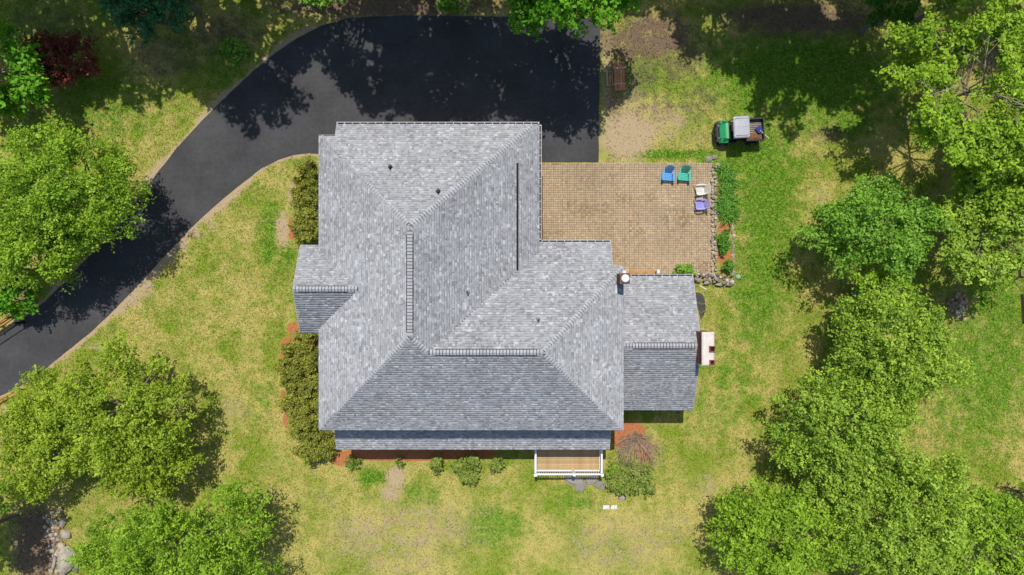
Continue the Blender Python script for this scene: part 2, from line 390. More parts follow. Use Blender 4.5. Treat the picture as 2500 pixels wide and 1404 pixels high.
def masks(X, Y):
    x, y = px_of(X, Y)
    m = np.zeros((len(x), 4))
    m[:, 0] = blobs(x, y, LUSH); m[:, 1] = blobs(x, y, DIRT); m[:, 2] = blobs(x, y, MULCH); m[:, 3] = blobs(x, y, LITTER)
    ds = seg_dist(x, y, DRIVE_S[3:]); dn = seg_dist(x, y, DRIVE_N)
    w = np.interp(y, [380, 430, 560, 760, 850, 960], [7, 16, 40, 34, 16, 8])
    wob = 0.75+0.35*np.sin(x*.035+1.3)+0.3*np.sin(y*.061+x*.02)+0.2*np.sin(x*.11-y*.09)
    w = w*np.clip(wob, .25, 1.5)
    s = np.clip(1.25-ds/np.maximum(w, 1), 0, 1)
    n = np.clip(1.25-dn/(20.0*np.clip(wob, .3, 1.4)), 0, 1)*np.where(y > 60, 0.9, 0.55)
    m[:, 1] = np.maximum(m[:, 1], np.maximum(s*0.95, n))
    edge = np.clip((np.minimum.reduce([x+40, 2540-x, y+60, 1460-y]))/60, 0, 1)
    m[:, 3] = np.maximum(m[:, 3], np.where(y < 0, 0.6*(1-edge), 0))
    return m

# ------------------------------------------------------------------ the ground, one sheet
def axis(lo, hi, step, far):
    a = np.arange(lo, hi+1e-6, step)
    return np.concatenate([[-far, -far*.5, lo-40, lo-12], a, [hi+12, hi+40, far*.5, far]])
gx = axis(-35, 35, 0.22, 400); gy = axis(-21, 21, 0.22, 400)
XX, YY = np.meshgrid(gx, gy); nx, ny = len(gx), len(gy)
V = np.stack([XX.ravel(), YY.ravel(), np.zeros(XX.size)], 1)
idx = np.arange(nx*ny).reshape(ny, nx)
F = np.stack([idx[:-1, :-1], idx[:-1, 1:], idx[1:, 1:], idx[1:, :-1]], -1).reshape(-1, 4)
ground = np_obj('ground', V, F, [M['ground']], col=masks(V[:, 0], V[:, 1]), colname='mask')
tag(ground, 'patchy lawn of green and straw yellow grass around the house', 'lawn', kind='structure')

# ------------------------------------------------------------------ driveway
mb = MB()
pts = [P(*p).xy for p in DRIVE]
# dense, slightly ragged outline
out = []
rr = random.Random(3)
for i, p in enumerate(pts):
    q = pts[(i+1) % len(pts)]; n = max(1, int((q-p).length/0.35))
    for k in range(n):
        a = p.lerp(q, k/n); out.append((a.x+rr.uniform(-.018, .018), a.y+rr.uniform(-.018, .018)))
mb.prism(out, -0.05, 0.03)
bmesh.ops.triangulate(mb.bm, faces=[f for f in mb.bm.faces if len(f.verts) > 4])
drive = mb.build('driveway', M['asphalt'])
tag(drive, 'freshly paved black asphalt driveway curving to the house', 'driveway', kind='structure')

# ------------------------------------------------------------------ patio
PX0, PX1, PY0, PY1 = 1250, 1740, 398, 676
patio = MB().prism([P(PX0, PY0).xy, P(PX1, PY0).xy, P(PX1, PY1).xy, P(PX0, PY1).xy][::-1], -0.05, 0.028).build('patio', M['joint'])
tag(patio, 'tan square paver patio behind the house', 'patio', kind='structure')
a = P(PX0, PY0); b = P(PX1, PY1); pit = 0.1415
cols = int((b.x-a.x)/pit); rows = int((a.y-b.y)/pit)
V, F, C = [], [], []
rng = np.random.default_rng(5)
xs_off = rng.uniform(-.004, .004, cols+1)
def fieldn(x, y, s, seed):
    r = np.random.default_rng(seed); v = 0
    for k in range(6):
        th = r.uniform(0, 6.28); f = s*(0.6+0.25*k); v += math.sin((x*math.cos(th)+y*math.sin(th))*f+r.uniform(0, 6.28))
    return v/6
for j in range(rows):
    sh = 0.0 if j % 7 else 0.03
    for i in range(cols):
        x0 = a.x+i*pit+sh+xs_off[i]; y1 = a.y-j*pit
        g = rng.uniform(.005, .010)
        w, h = pit-g, pit-g
        z = 0.045+rng.uniform(-.004, .004); tz = rng.uniform(-.002, .002, 4)
        k = len(V); t = 0.009
        for (dx, dy, q) in ((0, 0, 0), (w, 0, 1), (w, h, 2), (0, h, 3)): V.append((x0+dx, y1-h+dy, 0.02))
        for (dx, dy, q) in ((t, t, 0), (w-t, t, 1), (w-t, h-t, 2), (t, h-t, 3)): V.append((x0+dx, y1-h+dy, z+tz[q]))
        F += [(k+4, k+5, k+6, k+7), (k, k+1, k+5, k+4), (k+1, k+2, k+6, k+5), (k+2, k+3, k+7, k+6), (k+3, k, k+4, k+7)]
        fld = fieldn(x0, y1, 0.8, 1); f2 = fieldn(x0, y1, 2.4, 2)
        base = np.array([0.475, 0.37, 0.245])*(1+0.12*fld+rng.normal(0, .085))
        if f2 > 0.3 and rng.random() < .5: base = base*np.array([0.82, 0.78, 0.70])
        if rng.random() < 0.2: base = base*np.array([1.03, .96, .9])
        # the darker ring left by a fire pit or table
        px, py = px_of(x0, y1)
        if 1618 < px < 1672 and 500 < py < 562 and not (1627 < px < 1664 and 512 < py < 551): base = base*rng.uniform(.76, 1.0)
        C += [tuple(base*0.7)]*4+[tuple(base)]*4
pv = np_obj('pavers', V, F, [M['paver']], patio, col=np.array(C))
pv['kind'] = 'stuff'

# ------------------------------------------------------------------ house
HR = Vector((-2, -0.5, 0))
house = empty('house', HR, label='large grey shingled house with hip roofs beside the patio', cat='house')
def hpart(o, parent=house):
    o.parent = parent
    if parent is house: o.matrix_parent_inverse = Matrix.Translation(-HR)
    return o
# all roof points in world coordinates
ZR, ZE, SE1 = 7.7, 5.2, 0.445
XR = -5.145; XW = -10.40; YN = 8.21; YS = -7.68; RN = 3.07; RS = -2.47; XE2 = 5.96
sN = (ZR-ZE)/(YN-RN); sS = (ZR-ZE)/(RS-YS); sW = (ZR-ZE)/(XR-XW)
ZW = 7.3; YW = YS+(ZW-ZE)/sS; s2 = 0.48
zE1 = lambda x: ZR-SE1*(x-XR)
xE1 = lambda z: XR+(ZR-z)/SE1
zN = lambda y: ZR-sN*(y-RN)
zN2 = lambda y: ZW-s2*(y-YW)
yN2 = lambda z: YW+(ZW-z)/s2
X_W0 = xE1(ZW); X_W1 = XE2-(ZW-ZE)/s2
XE = 1.475; YNX = 8.87
zc = zN(YNX); xc = xE1(zc)
XNL = -9.53
Y2a, Y2b, X2 = 1.105, 2.475, 5.415
zE2 = lambda x: ZE+s2*(XE2-x)
xh = XE2-(zN2(Y2a)-ZE)/s2
planes = {}
planes['W'] = ([(XW, YS, ZE), (XW, YN, ZE), (XR, RN, ZR), (XR, RS, ZR)], (-1, 0))
planes['S'] = ([(XW, YS, ZE), (XR, RS, ZR), (X_W0, YW, ZW), (X_W1, YW, ZW), (XE2, YS, ZE)], (0, -1))
planes['N'] = ([(XW, YN, ZE), (XNL, YN, ZE), (XNL, YNX, zc), (xc, YNX, zc), (XR, RN, ZR)], (0, 1))
yv = yN2(zE1(XE))
planes['E1'] = ([(XR, RS, ZR), (XR, RN, ZR), (xc, YNX, zc), (XE, YNX, zE1(XE)), (XE, yv, zE1(XE)), (X_W0, YW, ZW)], (1, 0))
planes['N2'] = ([(X_W0, YW, ZW), (XE, yv, zE1(XE)), (XE, Y2b, zN2(Y2b)), (X2, Y2b, zN2(Y2b)), (X2, Y2a, zN2(Y2a)), (xh, Y2a, zN2(Y2a)), (X_W1, YW, ZW)], (0, 1))
planes['E2'] = ([(X_W1, YW, ZW), (xh, Y2a, zN2(Y2a)), (XE2, Y2a, ZE), (XE2, YS, ZE)], (1, 0))
# garage
GX0, GX1, GYn, GYs, GZe, GZr = 5.5, 10.34, 0.63, -7.0, 3.0, 4.75
GYr = (GYn+GYs)/2
planes['Gn'] = ([(GX0, GYr, GZr), (GX0, GYn, GZe), (GX1, GYn, GZe), (GX1, GYr, GZr)], (0, 1))
planes['Gs'] = ([(GX0, GYs, GZe), (GX0, GYr, GZr), (GX1, GYr, GZr), (GX1, GYs, GZe)], (0, -1))
# west gable
WX, WZ, WYr, WYe, WZe = -11.45, 6.35, -0.075, 2.36, 5.08
wJ = XW+(WZ-ZE)/sW; ws = (WZ-WZe)/WYe; wv = (WZ-ZE)/ws
planes['Wn'] = ([(WX, WYr, WZ), (wJ, WYr, WZ), (XW, WYr+wv, ZE), (XW, WYr+WYe, WZe), (WX, WYr+WYe, WZe)], (0, 1))
planes['Ws'] = ([(WX, WYr, WZ), (WX, WYr-WYe, WZe), (XW, WYr-WYe, WZe), (XW, WYr-wv, ZE), (wJ, WYr, WZ)], (0, -1))
# front porch
PRX0, PRX1 = -10.04, 5.58
planes['Po'] = ([(PRX0, -7.15, 3.72), (PRX1, -7.15, 3.72), (PRX1, -9.27, 2.9), (PRX0, -9.27, 2.9)], (0, -1))

mb = MB()
for nm, (poly, dn) in planes.items():
    th = 0.16
    top = [mb.bm.verts.new((p[0], p[1], p[2]-0.012)) for p in poly]
    low = [mb.bm.verts.new((p[0], p[1], p[2]-th)) for p in poly]
    f = mb.bm.faces.new(top); f.material_index = 0
    mb.bm.faces.new(low[::-1]).material_index = 1
    for i in range(len(poly)):
        j = (i+1) % len(poly); mb.bm.faces.new((low[i], low[j], top[j], top[i])).material_index = 1
bmesh.ops.triangulate(mb.bm, faces=[f for f in mb.bm.faces if len(f.verts) > 4])
roof = hpart(mb.build('roof', [M['capline'], M['fascia']]))
roof['label'] = 'light grey architectural shingle roof with hips and ridges'

# shingle courses: every tab is real, stepped geometry
V, F, C = [], [], []
rng = np.random.default_rng(21)
TONES = np.array([0.275, 0.325, 0.35, 0.375, 0.41, 0.475]); TP = np.array([.13, .22, .27, .2, .12, .06])
EXP = 0.136
def scan(poly, v):
    xs = []
    for i in range(len(poly)):
        (u0, v0), (u1, v1) = poly[i], poly[(i+1) % len(poly)]
        if (v0 > v) != (v1 > v): xs.append(u0+(u1-u0)*(v-v0)/(v1-v0))
    xs.sort(); return list(zip(xs[::2], xs[1::2]))
for nm, (poly, dn) in planes.items():
    P3 = [Vector(p) for p in poly]
    d = Vector((dn[0], dn[1], 0))
    # slope vector down the plane
    nrm = None
    nrm = Vector((0, 0, 0))
    for i in range(len(P3)):
        p, q = P3[i], P3[(i+1) % len(P3)]
        nrm += Vector(((p.y-q.y)*(p.z+q.z), (p.z-q.z)*(p.x+q.x), (p.x-q.x)*(p.y+q.y)))
    nrm.normalize()
    if nrm.z < 0: nrm = -nrm
    up = (-d); up = (up-nrm*up.dot(nrm)).normalized()
    ua = up.cross(nrm).normalized()
    o = min(P3, key=lambda p: p.z)
    pl = [((p-o).dot(ua), (p-o).dot(up)) for p in P3]
    vmax = max(q[1] for q in pl); v = -0.02
    o_, ua_, up_, n_ = (np.array(x) for x in (o, ua, up, nrm))
    while v < vmax-0.02:
        vm = min(max(v+EXP*0.5, 0.01), vmax-0.005)
        vt = min(v+EXP, vmax)
        for (u0, u1) in scan(pl, vm):
            u = u0-rng.uniform(0, .15)
            first = True
            while u < u1:
                w = rng.choice([.08, .11, .14, .18, .22])*rng.uniform(.9, 1.1)
                a_, b_ = max(u, u0), min(u+w, u1); u += w
                if b_-a_ < .015: continue
                tab = rng.random() < .55
                t = TONES[rng.choice(6, p=TP)]*rng.uniform(.95, 1.05)
                if not tab: t *= .88
                h = .016 if tab else .009
                tint = np.array([0.985, 1.0, 1.045])
                col = t*tint*(1+rng.normal(0, .012, 3))
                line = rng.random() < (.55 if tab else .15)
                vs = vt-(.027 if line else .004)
                k = len(V)
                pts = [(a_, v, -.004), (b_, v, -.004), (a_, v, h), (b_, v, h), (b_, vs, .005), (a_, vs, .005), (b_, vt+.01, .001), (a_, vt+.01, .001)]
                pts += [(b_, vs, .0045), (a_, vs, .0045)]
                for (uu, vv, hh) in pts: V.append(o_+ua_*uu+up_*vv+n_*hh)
                dk = np.array([.12, .123, .13])*rng.uniform(.75, 1.5) if line else col*.9  # dark band at course top: printed tone that also paints in its shadow line
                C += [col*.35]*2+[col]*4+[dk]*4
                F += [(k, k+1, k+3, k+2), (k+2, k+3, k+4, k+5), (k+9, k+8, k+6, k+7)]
        v += EXP
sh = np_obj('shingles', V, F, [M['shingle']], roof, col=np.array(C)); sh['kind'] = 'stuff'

# cap shingles and ridge vents
def cap_line(A, B, nl, nr, vent=None, e0=0.0, e1=0.0, exp=0.17, hw=0.15):
    """A low end, B high end, nl / nr horizontal-plan outward directions of the two planes with their slopes"""
    A, B = Vector(A), Vector(B); d = (B-A); L = d.length; d = d/L
    def side(n):   # vector on that plane, perpendicular to the line, pointing away and down
        (nx_, ny_), s = n
        pn = Vector((nx_*s, ny_*s, 1)).normalized()
        v = pn.cross(d); 
        if v.z > 0 or (abs(v.z) < 1e-4 and v.xy.dot(Vector((nx_, ny_))) < 0): v = -v
        return v.normalized(), pn
    vl, pl_ = side(nl); vr, pr_ = side(nr)
    upn = (pl_+pr_).normalized()
    lift = 0.05 if vent else 0.028
    m = MB()
    def row(s, h):
        return [d*s+vl*hw+pl_*(h*.8+.004)+upn*(lift-.028), d*s+vl*hw*.45+pl_*(h+.008)+upn*(lift-.028), d*s+upn*(h+lift-.012), d*s+vr*hw*.45+pr_*(h+.008)+upn*(lift-.028), d*s+vr*hw+pr_*(h*.8+.004)+upn*(lift-.028)]
    low = [p-upn*.02 for p in row(0, .014)]
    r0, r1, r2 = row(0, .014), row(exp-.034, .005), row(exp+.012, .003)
    m.sheet([low, r0]); m.sheet([r0, r1]); m.sheet([r1, r2], mi=1)  # last strip dark: shade of the gap between caps put into the colour
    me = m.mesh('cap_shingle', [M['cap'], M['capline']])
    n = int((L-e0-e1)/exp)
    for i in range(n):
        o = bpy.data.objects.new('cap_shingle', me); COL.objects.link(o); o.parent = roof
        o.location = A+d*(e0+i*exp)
    if vent:
        v0, v1 = vent; m = MB()
        for (vv, pp) in ((vl, pl_), (vr, pr_)):
            w0, w1 = hw-.01, hw+.032
            ps = []
            for s in (v0, v1):
                for w in (w0, w1):
                    for h in (.0, .036): ps.append(A+d*s+vv*w+pp*h)
            m.hull(ps)
        m.build('ridge_vent', M['black'], roof)
wn_, ws_, ww_, we_ = ((0, 1), sN), ((0, -1), sS), ((-1, 0), sW), ((1, 0), SE1)
n2_, e2_ = ((0, 1), s2), ((1, 0), s2)
cap_line((XW+.05, YN-.05, ZE), (XR, RN, ZR), ww_, wn_, e0=.05)
cap_line((xc, YNX, zc), (XR, RN, ZR), wn_, we_, e0=.1)
cap_line((XW+.05, YS+.05, ZE), (XR, RS, ZR), ww_, ws_, e0=.05)
cap_line((X_W0, YW, ZW), (XR, RS, ZR), ws_, we_, e0=.1, e1=.1)
cap_line((XR, RS, ZR), (XR, RN, ZR), ww_, we_, vent=(.22, RN-RS-.42), e0=.05, e1=.05)
cap_line((X_W1, YW, ZW), (X_W0, YW, ZW), ws_, n2_, vent=(.3, X_W1-X_W0-.3), e0=.02, e1=.02)
cap_line((xh, Y2a, zN2(Y2a)), (X_W1, YW, ZW), n2_, e2_, e0=.05)
cap_line((XE2-.05, YS+.05, ZE), (X_W1, YW, ZW), e2_, ws_, e0=.05)
gn_, gs_ = ((0, 1), (GZr-GZe)/(GYn-GYr)), ((0, -1), (GZr-GZe)/(GYn-GYr))
cap_line((GX0+.4, GYr, GZr), (GX1, GYr, GZr), gn_, gs_, vent=(.7, GX1-GX0-.75), e0=.0)
gw_, gw2_ = ((0, 1), ws), ((0, -1), ws)
cap_line((WX, WYr, WZ), (wJ, WYr, WZ), gw_, gw2_, vent=(.28, wJ-WX-.6), e0=.0)

# dark vent strip on the east slope
zz = zE1(0.29)
q = MB(); ya, yb = (702-398)*K*(CAM_H-zz), yN2(zz)+.02
ang = math.atan(SE1)
q.box((0.29, (ya+yb)/2, zz+.012), (.11, ya-yb, .045), ry=ang)
q.build('intake_vent', M['black'], roof)

# vent pipes through the roof
def vent_pipe(px, py, zf, white=False):
    z = 6.5
    for _ in range(8):
        p = P(px, py, z); z = zf(p)
    g = MB(); g.tube((0, 0, -.15), (0, 0, .38), .05, .05, 10); 
    o = g.build('vent_pipe', M['black'], roof); o.location = (p.x, p.y, z)
    f = MB(); f.tube((0, 0, .0), (0, 0, .10), .13, .07, 10); f.tube((0, 0, -.2), (0, 0, .012), .17, .17, 4)
    f.build('flashing', M['black'] if not white else M['metal'], roof).location = (p.x, p.y, z)
vent_pipe(953, 409, lambda p: zN(p.y))
vent_pipe(1070, 468, lambda p: zN(p.y))
vent_pipe(1142, 713, lambda p: zE1(p.x), True)
vent_pipe(1314, 780, lambda p: zN2(p.y), True)

# gutters
def gutter(A, B, out):
    A, B = Vector(A), Vector(B); d = (B-A); L = d.length; d.normalize(); out = Vector(out)
    root = None
    g = MB(); w = .125
    def strip(o0, o1, z0, z1, mi):
        ps = []
        for s in (0, L):
            for o in (o0, o1):
                for z in (z0, z1): ps.append(A+d*s+out*o+Vector((0, 0, z)))
        g.hull(ps, mi)
    strip(w-.022, w+.006, -.13, .004, 0); strip(.0, .022, -.13, -.02, 0); strip(.02, w-.02, -.13, -.105, 1)
    for s in (0, L): 
        ps = [A+d*s+out*o+d*t+Vector((0, 0, z)) for o in (.0, w) for t in (-.008, .008) for z in (-.131, .002)]
        g.hull(ps, 0)
    root = hpart(g.build('gutter', [M['gutterw'], M['gutter_in']]))
    h = MB(); ps = [out*o+d*t+Vector((0, 0, z)) for o in (.0, w-.01) for t in (-.015, .015) for z in (-.012, .006)]
    h.hull(ps); me = h.mesh('hanger', [M['gutterw']])
    n = max(2, int(L/.41))
    for i in range(n+1):
        o = bpy.data.objects.new('hanger', me); COL.objects.link(o); o.parent = root
        o.location = A+d*(L*(i+.0)/n if 0 < i < n else (.03 if i == 0 else L-.03))
    return root
gutter((XNL, YNX+.005, zc-.01), (XE, YNX+.005, zc-.01), (0, 1, 0))
gutter((XE+.005, YNX, zE1(XE)-.01), (XE+.005, Y2b+.14, zE1(XE)-.01), (1, 0, 0))
gutter((XE+.14, Y2b+.005, zN2(Y2b)-.01), (X2, Y2b+.005, zN2(Y2b)-.01), (0, 1, 0))
gutter((GX0+.42, GYn+.005, GZe-.01), (GX1, GYn+.005, GZe-.01), (0, 1, 0))
# pale drip edges along the bare eaves and rakes
def edge(A, B, r=.014):
    hpart(MB().tube(A, B, r, r, 4).build('drip_edge', M['fascia']))
for A, B in [((XW-.01, YS, ZE-.02), (XW-.01, YN, ZE-.02)), ((XW, YN+.01, ZE-.02), (XNL, YN+.01, ZE-.02)), ((XNL-.01, YN, ZE-.02), (XNL-.01, YNX, zc-.02)), ((XW, YS-.01, ZE-.02), (XE2, YS-.01, ZE-.02)), ((XE2+.01, YS, ZE-.02), (XE2+.01, Y2a, ZE-.02)),
             ((WX-.01, WYr, WZ), (WX-.01, WYr+WYe, WZe)), ((WX-.01, WYr, WZ), (WX-.01, WYr-WYe, WZe)), ((WX, WYr-WYe-.01, WZe-.02), (XW, WYr-WYe-.01, WZe-.02)), ((WX, WYr+WYe+.01, WZe-.02), (XW, WYr+WYe+.01, WZe-.02)),
             ((GX1+.01, GYr, GZr), (GX1+.01, GYn, GZe)), ((GX1+.01, GYr, GZr), (GX1+.01, GYs, GZe)), ((GX0, GYs-.01, GZe-.02), (GX1, GYs-.01, GZe-.02)), ((PRX0, -9.28, 2.88), (PRX1, -9.28, 2.88)), ((PRX0-.01, -7.6, 3.53), (PRX0-.01, -9.27, 2.9)), ((PRX1+.01, -7.6, 3.53), (PRX1+.01, -9.27, 2.9)), ((X2+.01, Y2a, zN2(Y2a)), (X2+.01, Y2b, zN2(Y2b)))]:
    edge(A, B)

# walls
def wall(x0, x1, y0, y1, z1, gable=None):
    m = MB()
    m.box(((x0+x1)/2, (y0+y1)/2, z1/2), (x1-x0, y1-y0, z1))
    if gable:
        yr, zr = gable
        m.hull([(x, y, z) for x in (x0, x1) for (y, z) in ((y0, z1-.01), (y1, z1-.01), (yr, zr))])
    hpart(m.build('wall', M['siding']))
wall(-9.9, -.1, -7.2, 7.75, 5.0)
wall(-9.2, 1.1, 7.755, 8.5, 4.65)
wall(-.095, 1.095, 2.2, 7.75, 4.6)
wall(-.09, 5.5, -7.195, .7, 5.0)
wall(-.085, 5.0, .705, 2.1, 4.45)
wall(5.505, 9.95, -6.6, .25, 2.95, (GYr, GZr-.3))
wall(-11.0, -9.905, -2.0, 1.85, 4.9, (WYr, WZ-.3))
# porch floor, posts
hpart(MB().box((-2.2, -8.1, .3), (15.0, 1.75, .5)).build('porch_floor', M['oldwood']))
for x in (-9.5, -6.5, -3.5, -.5, 5.2):
    hpart(MB().box((x, -8.98, 1.65), (.14, .14, 2.2)).box((x, -8.98, .62), (.2, .2, .14)).box((x, -8.98, 2.72), (.2, .2, .1)).build('porch_post', M['rail']))
hpart(MB().box((-2.2, -8.98, 2.8), (15.1, .12, .16)).build('porch_beam', M['rail']))

# chimneys
def bricks(x0, x1, y0, y1, z0, z1, parent):
    m = MB(); z = z0; k = 0; bl, bh = .2, .067
    while z < z1-.03:
        off = 0 if k % 2 else bl/2
        for (ax, lo, hi, fixed) in (('x', x0, x1, y0), ('x', x0, x1, y1), ('y', y0, y1, x0), ('y', y0, y1, x1)):
            t = lo-off
            while t < hi-.01:
                p, q_ = max(t, lo), min(t+bl-.012, hi)
                if q_-p > .02:
                    c = ((p+q_)/2, fixed) if ax == 'x' else (fixed, (p+q_)/2)
                    dd = (q_-p, .03) if ax == 'x' else (.03, q_-p)
                    m.box((c[0], c[1], z+bh/2), (dd[0], dd[1], bh-.012))
                t += bl
        z += bh; k += 1
    o = m.build('bricks', M['brick'], parent); o['kind'] = 'stuff'
CX0, CX1 = 10.12, 10.74
cyt, cyb = -(812-702)*K*36.25, -(892-702)*K*36.25
ch = hpart(MB().box(((CX0+CX1)/2, (cyt+cyb)/2, 2.8), (CX1-CX0-.06, cyt-cyb-.06, 5.6)).build('chimney', M['mortar']))
ch['label'] = 'wide brick chimney with cement crown and two clay flues'
bricks(CX0+.02, CX1-.02, cyb+.02, cyt-.02, 3.6, 5.62, ch)
m = MB(); m.hull([(x, y, z) for (o, z) in ((-.025, 5.62), (-.025, 5.69), (.04, 5.75)) for x in (CX0+o, CX1-o) for y in (cyb+o, cyt-o)])
m.build('chimney_crown', M['crown_cement'], ch)
for py, d in ((852, .26), (885, .22)):
    p = P(1739, py, 5.85)
    f = MB()
    for (dx, dy, sx, sy) in ((-d/2, 0, .04, d+.04), (d/2, 0, .04, d+.04), (0, -d/2, d-.041, .04), (0, d/2, d-.041, .04)): f.box((p.x+dx, p.y+dy, 5.8), (sx, sy, .16))
    fo = f.build('flue', M['clay'], ch)
    MB().box((p.x, p.y, 5.757), (d-.05, d-.05, .012)).build('flue_opening', M['flue_dark'], fo)  # black plate painted in for the darkness down the flue
# the small chimney at the wing corner
c2 = P(1525.5, 680, 6.55)
ch2 = hpart(MB().box((c2.x, c2.y, 3.25), (.44, .46, 6.5)).build('chimney', M['mortar']))
ch2['label'] = 'narrow brick chimney with white metal cap'
bricks(c2.x-.235, c2.x+.235, c2.y-.245, c2.y+.245, 4.6, 6.52, ch2)
m = MB()
for (dx, dy, sx, sy) in ((-.21, 0, .1, .56), (.21, 0, .1, .56), (0, -.23, .319, .1), (0, .23, .319, .1)): m.box((c2.x+dx, c2.y+dy, 6.55), (sx, sy, .07))
m.build('brick_rim', M['brick'], ch2)
m = MB(); m.tube((c2.x, c2.y, 6.5), (c2.x, c2.y, 6.72), .11, .11, 14); m.build('flue', M['metal'], ch2)
m = MB(); m.tube((c2.x, c2.y, 6.74), (c2.x, c2.y, 6.79), .21, .17, 16); m.tube((c2.x, c2.y, 6.79), (c2.x, c2.y, 6.83), .17, .05, 16)
m.build('chimney_cap', M['white'], ch2)
m = MB(); pp = P(1525, 665, 6.2); m.tube((pp.x, pp.y, 5.6), (pp.x, pp.y, 6.15), .05, .05, 10); m.tube((pp.x, pp.y, 6.15), (pp.x, pp.y, 6.21), .11, .06, 12)
m.build('vent_cap', M['white'], ch2)

# deck with white railing
DX0, DX1, DYf = 1.38, 5.32, -11.05
DZ = .75
deck = hpart(MB().box(((DX0+DX1)/2, (-9.05+DYf)/2, DZ-.16), (DX1-DX0-.04, -9.05-DYf, .2)).build('deck_frame', M['oldwood']))
y = DYf+.07; k = 0
bm_ = MB().box((0, 0, 0), (DX1-DX0, .132, .04)).mesh('deck_board', [M['deck']], bevel=.004)
while y < -8.4:
    o = bpy.data.objects.new('deck_board', bm_); COL.objects.link(o); o.parent = deck
    o.location = ((DX0+DX1)/2+random.uniform(-.006, .006), y, DZ-.03); y += .14
def rail(A, B, name='railing'):
    A, B = Vector(A), Vector(B); d = B-A; L = d.length; d.normalize(); rz = math.atan2(d.y, d.x); c = (A+B)/2
    r = hpart(MB().box((c.x, c.y, DZ+.93), (L, .105, .06), rz).build('railing', M['rail'], bevel=.008))
    MB().box((c.x, c.y, DZ+.12), (L, .09, .06), rz).build('bottom_rail', M['rail'], r)
    me = MB().box((0, 0, 0), (.04, .04, .76), 0).mesh('baluster', [M['rail']])
    n = int(L/.105)
    for i in range(1, n):
        o = bpy.data.objects.new('baluster', me); COL.objects.link(o); o.parent = r
        q = A+d*(L*i/n); o.location = (q.x, q.y, DZ+.53)
    return r
rail((DX0+.06, DYf+.02, 0), (DX1-.06, DYf+.02, 0))
rail((DX0+.02, -9.1, 0), (DX0+.02, DYf+.09, 0)); rail((DX1-.02, -9.1, 0), (DX1-.02, DYf+.09, 0))
for (x, y) in ((DX0, DYf), (DX1, DYf), (DX0+.58*(DX1-DX0), DYf+.02)):
    hpart(MB().box((x, y, DZ+.45), (.13, .13, 1.15)).box((x, y, DZ+1.04), (.17, .17, .05)).build('railing_post', M['rail'], bevel=.006))
for (x, y) in ((DX0+.1, DYf+.1), (DX1-.1, DYf+.1)):
    hpart(MB().box((x, y, .3), (.14, .14, .6)).build('deck_post', M['oldwood']))

# ------------------------------------------------------------------ stones
def rock_mesh(seed, sub=2, flat=0.6, mats='stone', rough=.28):
    r = random.Random(seed); bm = bmesh.new()
    bmesh.ops.create_icosphere(bm, subdivisions=sub, radius=1.0)
    cuts = [(Vector((r.uniform(-1, 1), r.uniform(-1, 1), r.uniform(-.4, 1))).normalized(), r.uniform(.55, .9)) for _ in range(9)]
    for v in bm.verts:
        for n, dd in cuts:
            e = v.co.dot(n)-dd
            if e > 0: v.co -= n*e*.9
        v.co *= 1+r.uniform(-rough, rough)*.18
        v.co.z *= flat
    me = bpy.data.meshes.new('stone'); bm.to_mesh(me); bm.free()
    me.materials.append(M[mats])
    return me
ROCKS = {k: [rock_mesh(i*7+len(k), 1 if k != 'big' else 2, .62, k if k != 'big' else 'stone') for i in range(5)] for k in ('stone', 'stone_tan', 'stone_rust', 'big')}
def stone(px, py, rx, ry, z=0.0, kind='stone', parent=None, rz=None, name='stone', hz=None):
    o = bpy.data.objects.new(name, random.choice(ROCKS[kind])); COL.objects.link(o)
    p = P(px, py, z+.1); sx, sy = S(rx)*1.15, S(ry)*1.15
    o.location = (p.x, p.y, z+ (hz or min(sx, sy))*.25)
    o.scale = (sx, sy, hz or min(sx, sy)*1.0)
    o.rotation_euler = (random.uniform(-.2, .2), random.uniform(-.2, .2), random.uniform(0, 6.28) if rz is None else rz)
    if parent is not None:
        o.parent = parent; o.matrix_parent_inverse = Matrix.Translation(-Vector(parent.location))
    return o
def pick(): return random.choices(['stone', 'stone_tan', 'stone_rust'], [.55, .35, .10])[0]

# garden wall beside the patio
w1 = empty('stone_wall', P(1744, 535), label='long low wall of small stones along the patio edge', cat='stone wall')
yy = 408
while yy < 662:
    for xx in (1741.5, 1748.5):
        s_ = random.uniform(3.2, 5.2)
        stone(xx+random.uniform(-1.5, 1.5), yy+random.uniform(-2, 2), s_, s_*random.uniform(.7, 1.2), random.uniform(.05, .2), random.choices(['stone', 'stone_tan'], [.2, .8])[0], w1)
    yy += 6.3
w2 = empty('stone_wall', P(1745, 685), label='curved dry stone wall below the patio corner', cat='stone wall')
for i in range(62):
    t = random.random(); x = 1697+t*95; y = 671+random.uniform(-6, 15)+(6 if x > 1740 else 0)-(1-t)*3
    s_ = random.uniform(3.2, 6.2)
    stone(x, y, s_, s_*random.uniform(.65, 1), random.uniform(.1, .4), pick(), w2)
for (x, y, a, b_) in ((1783, 690, 13, 9), (1705, 684, 10, 6), (1728, 690, 14, 5), (1757, 694, 12, 5)): stone(x, y, a, b_, .18, 'stone', w2, 0.1)
w3 = empty('stone_wall', P(1793, 620), label='thin line of border stones between flower bed and lawn', cat='stone wall')
for i in range(22):
    stone(1791+random.uniform(-2.5, 2.5)-(4 if i < 5 else 0), 546+i*5.9, random.uniform(3.2, 5), random.uniform(3.5, 5.5), 0, pick(), w3)
def boulder(px, py, rx, ry, lab, kind='big', z=0.0, rz=0.2):
    o = stone(px, py, rx, ry, z, kind, None, rz, 'boulder'); tag(o, lab, 'boulder'); return o
boulder(1730, 388, 9, 7.5, 'flat grey boulder left of two others above the patio corner')
boulder(1745, 383, 8, 7, 'pale tan boulder nearest the utility vehicle', 'stone_tan')
boulder(1753, 403, 8, 7, 'round grey boulder at the top of the flower bed')
